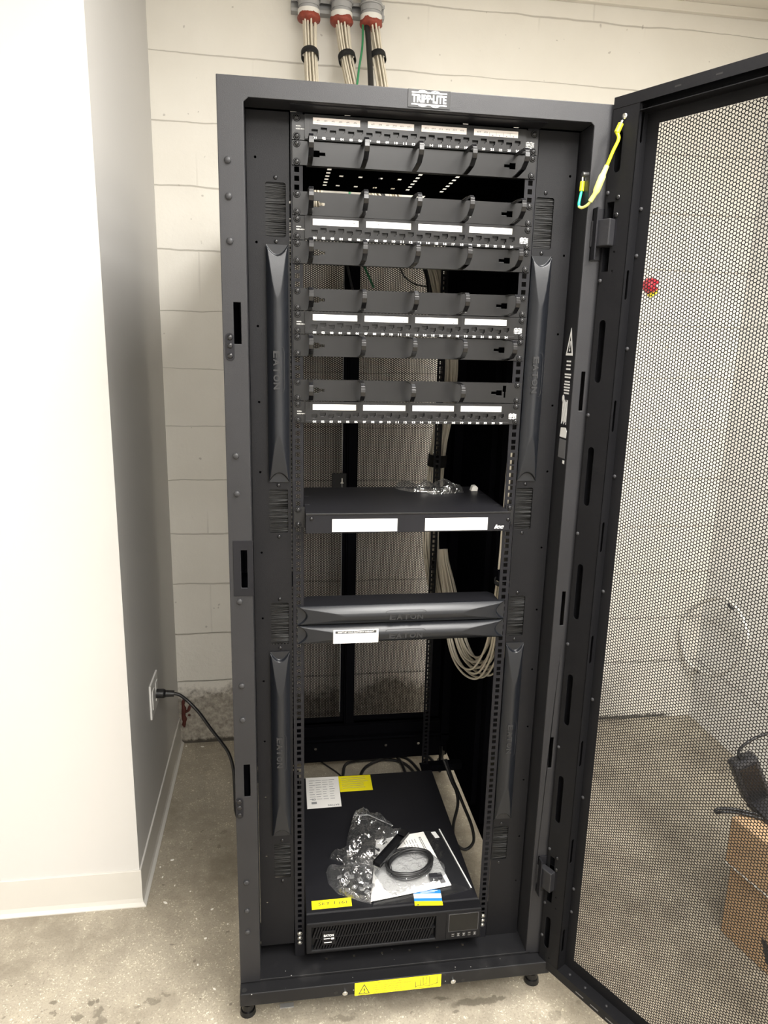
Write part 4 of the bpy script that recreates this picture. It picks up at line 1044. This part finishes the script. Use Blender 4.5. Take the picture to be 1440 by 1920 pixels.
# ------------------------------------------------------------------ conduits and cables coming down the back wall
stt_ = empty('conduit_strut', (-.06, BACK, 2.70), 'galvanised strut channel holding the three conduits to the wall', 'strut channel')
sc_ = M(); sc_.box(-.216, .098, BACK-.012, BACK-.0005, 2.700, 2.741); sc_.box(-.216, .098, BACK-.030, BACK-.012, 2.700, 2.704); sc_.box(-.216, .098, BACK-.030, BACK-.012, 2.737, 2.741); sc_.box(-.216, .098, BACK-.032, BACK-.029, 2.700, 2.711); sc_.box(-.216, .098, BACK-.032, BACK-.029, 2.730, 2.741)
sc_.build('channel', 'strut', stt_, bevel=.001)
CX = [-.1585, -.0505, .0480]; CY = 1.242
nm3 = ['leftmost', 'middle', 'rightmost']
for x, w in zip(CX, nm3):
    cd = empty('conduit', (x, CY, 2.655), 'grey conduit with red firestop collar, %s of the three above the rack' % w, 'conduit', 'conduits above the rack')
    M().cyl((x, CY, 2.685), (x, CY, CEIL-.0005), .032, .032, 24).cyl((x, CY, 2.70), (x, CY, 2.745), .0345, .0345, 24).build('pipe', 'pvc', cd)
    M().cyl((x, CY, 2.676), (x, CY, 2.690), .0360, .0360, 24).cyl((x, CY, 2.672), (x, CY, 2.676), .0340, .0360, 24).build('bushing', 'collar', cd)
    fs_ = M(); vs = []; n = 22; rings = 7
    for i in range(rings):
        t = i/(rings-1)
        for k in range(n):
            a = 2*math.pi*k/n; nn = noise.noise(Vector((math.cos(a)*1.7+x*40, math.sin(a)*1.7, t*2)))
            r = (.0345+.004*math.sin(t*math.pi))*(1-.38*max(0, t-.65)/.35)+.0035*nn
            vs.append((x+r*math.cos(a), CY+r*math.sin(a), 2.679-.027*t+.006*nn*(1 if t > 0 else .4)))
    fs_.add(vs, [(i*n+k, (i+1)*n+k, (i+1)*n+(k+1) % n, i*n+(k+1) % n) for i in range(rings-1) for k in range(n)], True); fs_.add(vs[-n:], [tuple(range(n))])
    fs_.build('firestop', 'firestop', cd)
    M().tube([(x+.0365*math.cos(a), CY+.0365*math.sin(a), 2.7205) for a in np.linspace(0, 2*math.pi, 25)[:-1]], .0035, 6, closed=True).build('pipe_clamp', 'strut', cd)
def bundle(path, n, r, spread, seed, spread2=None):
    rng = random.Random(seed); offs = []
    for i in range(n):
        a = i*2.399963; q = math.sqrt((i+.6)/n); offs.append((q*math.cos(a), q*math.sin(a)))
    P = spline(path, 10); N = len(P); outs = []
    A = []; t0 = (P[1]-P[0]).normalized(); a = t0.cross(Y if abs(t0.y) < .8 else X).normalized()
    for i in range(N):
        tn = (P[min(i+1, N-1)]-P[max(i-1, 0)]).normalized(); a = (a-tn*a.dot(tn)).normalized(); A.append((a.copy(), tn.cross(a)))
    for ox, oy in offs:
        ph = rng.uniform(0, 6); am = rng.uniform(.05, .2); o = []
        for i, p in enumerate(P):
            t = i/(N-1); a, b = A[i]; s = spread(t)
            o.append(p+a*(s*(ox+am*math.sin(ph+t*9)*.4))+b*(s*(oy+am*math.cos(ph*1.3+t*7)*.4)))
        outs.append(o)
    return outs
def cables(name, paths, r, m, label, cat, group):
    for p in paths: tag(M().tube(p, r, 7).build(name, m, None, loc=p[0]), label, cat, group)
RCAB = .0032
b1p = [(CX[0], CY, 2.668), (-.157, 1.20, 2.56), (-.154, 1.10, 2.40), (-.150, 1.0, 2.20), (-.148, .955, 2.07), (-.13, .93, 1.98), (-.06, .90, 1.955), (.02, .87, 1.965)]
cables('data_cable', bundle(b1p, 16, RCAB, lambda t: .0225 if t > .12 else .0262-.031*t, 1), RCAB, 'cable', 'ivory data cable in the leftmost conduit bundle above the rack', 'cable', 'ivory cables of the leftmost bundle')
down = [(.150, .895, 1.98), (.196, .862, 1.875), (.219, .853, 1.79), (.240, .85, 1.70), (.268, .855, 1.58), (.266, .87, 1.43), (.251, .88, 1.31), (.243, .875, 1.20), (.234, .86, 1.08), (.232, .855, .99), (.243, .862, .90), (.266, .875, .80), (.285, .88, .74)]
b2p = [(CX[1], CY, 2.668), (-.038, 1.20, 2.555), (-.017, 1.10, 2.40), (.014, 1.0, 2.20), (.045, .955, 2.07)]
b3p = [(CX[2]+.006, CY, 2.668), (.066, 1.20, 2.565), (.079, 1.10, 2.40), (.092, 1.0, 2.20), (.105, .95, 2.07)]
cables('data_cable', bundle(b2p+down, 15, RCAB, lambda t: .0225 if t > .05 else .0262-.074*t, 2), RCAB, 'cable', 'ivory data cable in the middle conduit bundle, running down the rear of the rack', 'cable', 'ivory cables of the middle bundle')
cables('data_cable', bundle([b3p[0]]+b3p[1:]+[(q[0]+.010, q[1]-.012, q[2]) for q in down], 12, RCAB, lambda t: .0205 if t > .05 else .0250-.09*t, 3), RCAB, 'cable', 'ivory data cable in the rightmost conduit bundle, beside the thick black cable', 'cable', 'ivory cables of the rightmost bundle')
tag(M().tube(spline([(.034, CY-.012, 2.655), (.036, 1.19, 2.58), (.034, 1.10, 2.44), (.030, 1.0, 2.25), (.06, .94, 2.07), (.16, .885, 1.90), (.190, .85, 1.845), (.201, .842, 1.76), (.21, .838, 1.66)]), .0095, 10).build('coaxial_cable', 'cord', None, loc=(.03, CY, 2.655)), 'thick black braided cable between the middle and right ivory bundles', 'cable')
tag(M().tube(spline([(.020, CY-.01, 2.66), (.012, 1.17, 2.57), (-.008, 1.10, 2.46), (-.035, 1.0, 2.25), (-.045, .95, 2.07), (-.04, .92, 1.95), (.00, .90, 1.86), (.03, .90, 1.80)]), .0036, 7).build('ground_cable', 'green', None, loc=(.02, CY, 2.66)), 'thin green ground wire crossing behind the middle and right bundles', 'wire')
tag(M().tube(spline([(.10, .90, 1.95), (.12, .93, 1.86), (.155, .94, 1.825), (.19, .90, 1.81), (.24, .84, 1.80)]), .0026, 7).build('patch_cord', 'cord', None, loc=(.1, .9, 1.95)), 'thin black cord looping inside the rear of the rack left of the cables', 'cable')
tag(M().tube(spline([(-.055, 1.02, 1.93), (-.025, 1.02, 1.80), (-.008, 1.02, 1.73), (.0, 1.02, 1.64)]), .004, 7).build('patch_cord', 'cord', None, loc=(-.03, 1.02, 1.93)), 'black cord hanging beside the rear door centre post', 'cable')
# cable loops hanging at the right side of the rack
loop = [(.240, .69, 1.00), (.242, .68, .963), (.250, .66, .911), (.259, .63, .842), (.266, .59, .760), (.278, .54, .708), (.298, .49, .690), (.314, .43, .715), (.314, .35, .800), (.301, .28, .889), (.283, .22, .98), (.264, .16, 1.072), (.251, .12, 1.139), (.246, .104, 1.22), (.247, .100, 1.30), (.249, .100, 1.40)]
cables('looped_cable', bundle(loop, 14, RCAB, lambda t: .013+.024*math.sin(math.pi*min(1, t*1.15))**2, 5), RCAB, 'cable', 'ivory cable in the slack loop hanging inside the right side of the rack', 'cable', 'ivory cables of the slack loop')
# hook and loop straps
def strap(c, axis, rx, ry, h, label, u=X):
    a = Vector(axis).normalized(); u = (Vector(u)-a*Vector(u).dot(a)).normalized(); v = a.cross(u); mb = M(); n = 24; c = Vector(c); vs = []
    for k in range(n):
        t = 2*math.pi*k/n; d = u*rx*math.cos(t)+v*ry*math.sin(t); e = d*(1+.0022/d.length)
        vs += [c+d-a*h/2, c+e-a*h/2, c+e+a*h/2, c+d+a*h/2]
    fs = [(4*k+j, 4*((k+1) % n)+j, 4*((k+1) % n)+(j+1) % 4, 4*k+(j+1) % 4) for k in range(n) for j in range(4)]
    mb.add(vs, fs, True); return tag(mb.build('cable_strap', 'velcro', None, loc=tuple(c)), label, 'cable strap', 'black hook and loop cable straps')
strap((-.1572, 1.193, 2.542), (.003, -.1, -.21), .0268, .0268, .022, 'black strap around the leftmost ivory bundle above the rack')
strap((-.0355, 1.190, 2.540), (.03, -.1, -.2), .0268, .0268, .022, 'black strap around the middle ivory bundle above the rack')
strap((.0672, 1.190, 2.550), (.02, -.1, -.2), .0245, .0245, .022, 'black strap around the rightmost ivory bundle above the rack')
strap((.250, .868, 1.255), (-.05, 0, -1), .029, .029, .040, 'wide black strap on the vertical bundle behind the rear rail')
strap((.2605, .605, .785), (.02, -.07, -.14), .031, .031, .012, 'narrow black tie around the lower left of the slack cable loop')
strap((.2535, .111, 1.09), (.02, .02, -.2), .024, .024, .010, 'narrow black tie on the loop cables behind the right front rail')
# power cords on the floor behind the battery backup
def cord(name, pts, r, label, m='cord', cat='power cord', group=None, n=10):
    return tag(M().tube(spline(pts, n), r, 8).build(name, m, None, loc=pts[0]), label, cat, group)
cord('power_cord', [(-.030, .66, .0065), (-.06, .82, .0065), (-.04, 1.0, .0065), (-.012, 1.085, .0065), (.09, 1.098, .0065), (.19, 1.075, .0065), (.235, 1.0, .0065), (.24, .9, .0065)], .006, 'black power cord in the widest arc on the floor behind the battery backup')
cord('power_cord', [(.0, .70, .018), (.03, .99, .018), (.13, 1.08, .018), (.215, 1.08, .018), (.255, .98, .018), (.262, .9, .0065)], .006, 'black power cord lying across the wide arc on the floor behind the battery backup')
cord('power_cord', [(.10, 1.21, .0065), (.148, 1.19, .0065), (.20, 1.18, .0065), (.265, 1.15, .0065), (.318, 1.09, .0065), (.34, .99, .0065)], .006, 'black power cord closest to the back wall under the rear door')
cord('power_cord', [(.13, 1.23, .018), (.15, 1.146, .018), (.185, 1.06, .030), (.20, .98, .018), (.205, .9, .0065)], .006, 'black power cord running forward under the rear beam')
cord('thin_cord', [(-.17, 1.25, .004), (-.121, 1.118, .004), (-.046, 1.0, .004), (-.01, .85, .004)], .0032, 'thin black cord running straight back at the left of the floor cords')
cord('hanging_cord', [(.240, .55, .340), (.261, .53, .282), (.281, .53, .236), (.287, .53, .187), (.276, .53, .113), (.284, .53, .052), (.320, .53, .0195), (.347, .53, .047), (.337, .53, .108), (.308, .53, .181), (.288, .54, .230), (.272, .55, .266), (.250, .57, .33)], .0052, 'black cord hanging in a loop right of the battery backup')
# wall outlet on the partition side and the cord plugged into it
ot = empty('wall_outlet', (PX, .79, .435), 'white double wall outlet plate on the side of the white partition', 'wall outlet')
M().box(PX, PX+.006, .725, .850, .4355, .5525).build('cover_plate', 'outlet', ot, bevel=.002)
for y in (.757, .818): M().box(PX+.006, PX+.0085, y-.016, y+.016, .462, .527).build('receptacle', 'outlet', ot, bevel=.001)
pc = empty('power_cord', (-.66, .80, .489), 'black power cord plugged into the wall outlet left of the rack', 'power cord')
pl = M(); pl.cyl((PX+.0087, .803, .489), (-.655, .803, .488), .0155, .0155, 10).cyl((-.655, .803, .488), (-.648, .803, .4878), .0155, .0115, 10).cyl((-.648, .803, .4878), (-.622, .803, .486), .0115, .0105, 10); pl.build('plug', 'cord', pc)
M().tube(spline([(-.622, .803, .486), (-.602, .80, .480), (-.572, .785, .460), (-.539, .775, .424), (-.506, .77, .371), (-.473, .765, .322), (-.448, .76, .280), (-.434, .75, .228), (-.430, .74, .160), (-.428, .74, .07), (-.41, .76, .012), (-.36, .80, .006)]), .0055, 9).build('cord', 'cord', pc)
# green and yellow bonding wire from the frame to the door
gw = empty('bonding_wire', (.335, -.01, 1.90), 'yellow green bonding wire from the rack jamb to the open door', 'wire')
dl = DF.p(.0245, 2.045, .004); dl2 = DF.p(.0205, 2.024, .012); 
A0 = Vector((.3315, .031, 1.953)); 
lug = M(); lug.cyl((.3328, .030, 1.962), (.3290, .030, 1.962), .0062, .0062, 14).tube([(.330, .030, 1.957), (.330, .029, 1.947)], .0032, 8)
lug.build('ring_lug', 'chrome', gw)
M().tube([(.3300, .0285, 1.949), (.3285, .0265, 1.931)], .0046, 10).build('crimp_boot', 'yelwire', gw)
M().tube(spline([(.3285, .0265, 1.931), (.3225, .020, 1.908), (.3200, .012, 1.899)], 8), .0028, 8).build('green_wire', 'teal', gw)
M().tube(spline([(.3200, .012, 1.899), (.3225, .003, 1.896), (.328, -.008, 1.899), (.333, -.016, 1.908)], 8), .0027, 8).build('yellow_wire', 'paleyel', gw)
sl_ = M(); sp = [Vector(q) for q in ((.331, -.014, 1.905), (.337, -.020, 1.918), (.3385, -.022, 1.923), (.346, -.026, 1.948), (.3475, -.027, 1.953), (.352, -.030, 1.967))]
sl_.tube(sp, [.0046, .0046, .0068, .0068, .0050, .0044], 10); sl_.build('sleeve', 'paleyel', gw)
M().tube(spline([(.352, -.030, 1.967), (.359, -.034, 1.990), (.367, -.037, 2.012), tuple(dl2)], 8), .0032, 8).build('yellow_wire', 'yelwire', gw)
M().tube([dl2, dl2+(dl-dl2)*.75], .0052, 10).build('crimp_boot', 'yelwire', gw)
M().tube([dl2+(dl-dl2)*.7, dl], .0030, 8).dome(DF.p(.0262, 2.053, .0006), DF.n, .0062, .0035).build('ring_lug', 'chrome', gw)

# ------------------------------------------------------------------ things behind the door, along the right wall
cbx = empty('cardboard_box', (1.05, .05, 0), 'brown cardboard box with a black marker W beside the right wall', 'cardboard box')
bu = Vector((.043, -.180, 0)).normalized()                 # along the visible long side, towards the viewer
bo = Vector((.962, .144, 0)); BF = Fr(bo, bu, Z)           # n points to -x: the visible side
assert BF.n.x < 0
M().fbox(BF, .010, .414, 0, .240, -.334, -.012).build('body', 'card', cbx, bevel=.003)
M().fbox(BF, 0, .424, .230, .372, -.344, 0).build('lid', 'card', cbx, bevel=.004)
M().fbox(BF, .002, .422, .2265, .2300, -.006, .0004).build('lid_edge', 'collar', cbx)
M().text('W', BF, .184, .060, w=.100, h=.062, c=-.0115).build('marker_lettering', 'ink', cbx)
ad = empty('power_adapter', (1.09, .13, .3725), 'black power strip block lying on the cardboard box', 'power adapter')
AF = Fr((1.030, .168, .3785), Vector((.86, -.10, .42)).normalized(), Vector((-.42, .06, .88)).normalized())
M().fbox(AF, 0, .074, 0, .140, -.045, 0).build('housing', 'adapter', ad, bevel=.010)
M().fbox(AF, .012, .062, .015, .125, -.001, .003).build('face', 'gloss', ad, bevel=.001)
M().fbox(AF, .028, .046, .139, .150, -.030, -.014).build('strain_relief', 'cord', ad, bevel=.002)
M().box(1.035, 1.13, .10, .185, .3727, .392).build('base', 'adapter', ad, bevel=.003)
cord('adapter_cord', [(.998, .196, .520), (1.000, .20, .545), (1.04, .20, .575), (1.12, .20, .60), (1.25, .20, .62), (1.40, .20, .62), (1.50, .22, .45), (1.54, .23, .01)], .0042, 'black cord arching from the top of the adapter block', cat='cable')
cord('loose_cord', [(1.10, .10, .379), (1.04, .135, .3785), (.985, .162, .380), (.945, .180, .372), (.935, .172, .366), (.945, .158, .378), (.99, .145, .379), (1.06, .10, .379), (1.12, .04, .379)], .0042, 'black cord looping over the rear left corner of the cardboard box', cat='cable')
cord('loose_cord', [(1.03, .06, .379), (1.06, .03, .379), (1.10, .01, .379), (1.13, .03, .379), (1.12, .07, .379), (1.08, .08, .379), (1.05, .05, .387), (1.08, .0, .379), (1.16, -.03, .379)], .004, 'black cord coiled on top of the cardboard box in front of the adapter', cat='cable')
rd_ = empty('wall_alarm_button', (1.172, BACK, 1.872), 'red round fitting with a yellow tab on the back wall behind the door', 'wall fitting')
M().cyl((1.172, BACK-.0005, 1.876), (1.172, BACK-.028, 1.876), .030, .026, 20).dome((1.172, BACK-.028, 1.876), (0, -1, 0), .026, .010, 18).build('cap', 'red', rd_)
M().cyl((1.186, BACK-.030, 1.874), (1.186, BACK-.042, 1.874), .008, .006, 12).build('centre_button', 'collar', rd_)
M().prism(Fr((0, BACK, 0)), [(1.165, 1.842), (1.205, 1.866), (1.202, 1.848), (1.178, 1.832)], [], .0005, .012).build('yellow_tab', 'yellow', rd_, bevel=.001)
for (y, z, w) in ((1.283, .240, 'lower black wire stub poking out of the right wall'), (1.112, .607, 'upper black wire stub poking out of the right wall')):
    tag(M().tube(spline([(RIGHT-.0005, y, z-.012), (RIGHT-.02, y-.004, z), (RIGHT-.035, y-.018, z+.014), (RIGHT-.045, y-.034, z+.018)], 6), .006, 8).build('wire_stub', 'cord', None, loc=(RIGHT, y, z)), w, 'wire')
cord('wall_cable', [(1.54, 1.225, .262), (1.505, 1.265, .305), (1.478, 1.283, .410), (1.497, 1.283, .510), (1.50, 1.185, .602), (1.50, 1.05, .665), (1.50, .96, .645), (1.50, .905, .600), (1.50, .883, .547), (1.50, .931, .436), (1.50, 1.032, .338), (1.505, 1.127, .302), (1.525, 1.215, .285)], .0075, 'white cable looped in a ring on the right wall between the black stubs', 'collar', 'cable')
rw = M()
rw.tube([(-.667+.002*math.sin(k*1.7), BACK-.001, .212-.0125*k) for k in range(12)], [.002, .005, .0075, .0055, .009, .0105, .008, .0085, .0115, .007, .0085, .003], 9)
rw.tube([(-.664, BACK-.001, .150), (-.656, BACK-.001, .143), (-.648, BACK-.001, .150), (-.642, BACK-.001, .166), (-.638, BACK-.001, .176)], [.004, .005, .0065, .006, .003], 8)
rw.dome((-.646, BACK-.0005, .128), (0, -1, 0), .006, .004, 8)
tag(rw.build('rust_streak', 'rust', None, loc=(-.668, BACK, .14)), 'dark red streak of hardened sealant in the corner below the outlet', 'sealant streak')
# paint chips and a metal offcut on the floor
csrc = None
for i, (x, y, s) in enumerate([(-.623, .614, .006), (-.642, .54, .004), (-.618, .433, .006), (-.479, .391, .005), (-.676+.02, .586, .004), (-.488, .286, .005), (-.66, 1.285, .006), (-.594, 1.275, .007), (-.507, 1.268, .006), (-.52, .36, .003), (-.55, .47, .003), (-.50, .20, .004), (-.43, .33, .003), (-.60, .50, .003), (-.45, .12, .004)]):
    pts = [(s*(1+.3*math.sin(k*2.1+i))*math.cos(k*math.pi/3), s*.6*math.sin(k*math.pi/3)) for k in range(6)]
    o = M().prism(Fr((0, 0, 0), X, Y), pts, [], .0002, .0016).build('paint_chip', 'chip', None, loc=(0, 0, 0)); o.location = (x, y, 0); o.rotation_euler.z = i*1.3
    tag(o, 'white paint chip on the concrete floor left of the rack', 'paint chip', 'white paint chips on the floor')
tag(M().prism(Fr((0, 0, 0), X, Y), rect(-.017, .017, -.006, .006), [], .0002, .003).build('metal_offcut', 'strut', None, loc=(0, 0, 0)), 'small shiny metal offcut on the floor under the rack front beam', 'metal scrap')
bpy.data.objects['metal_offcut'].location = (-.266, .049, 0)
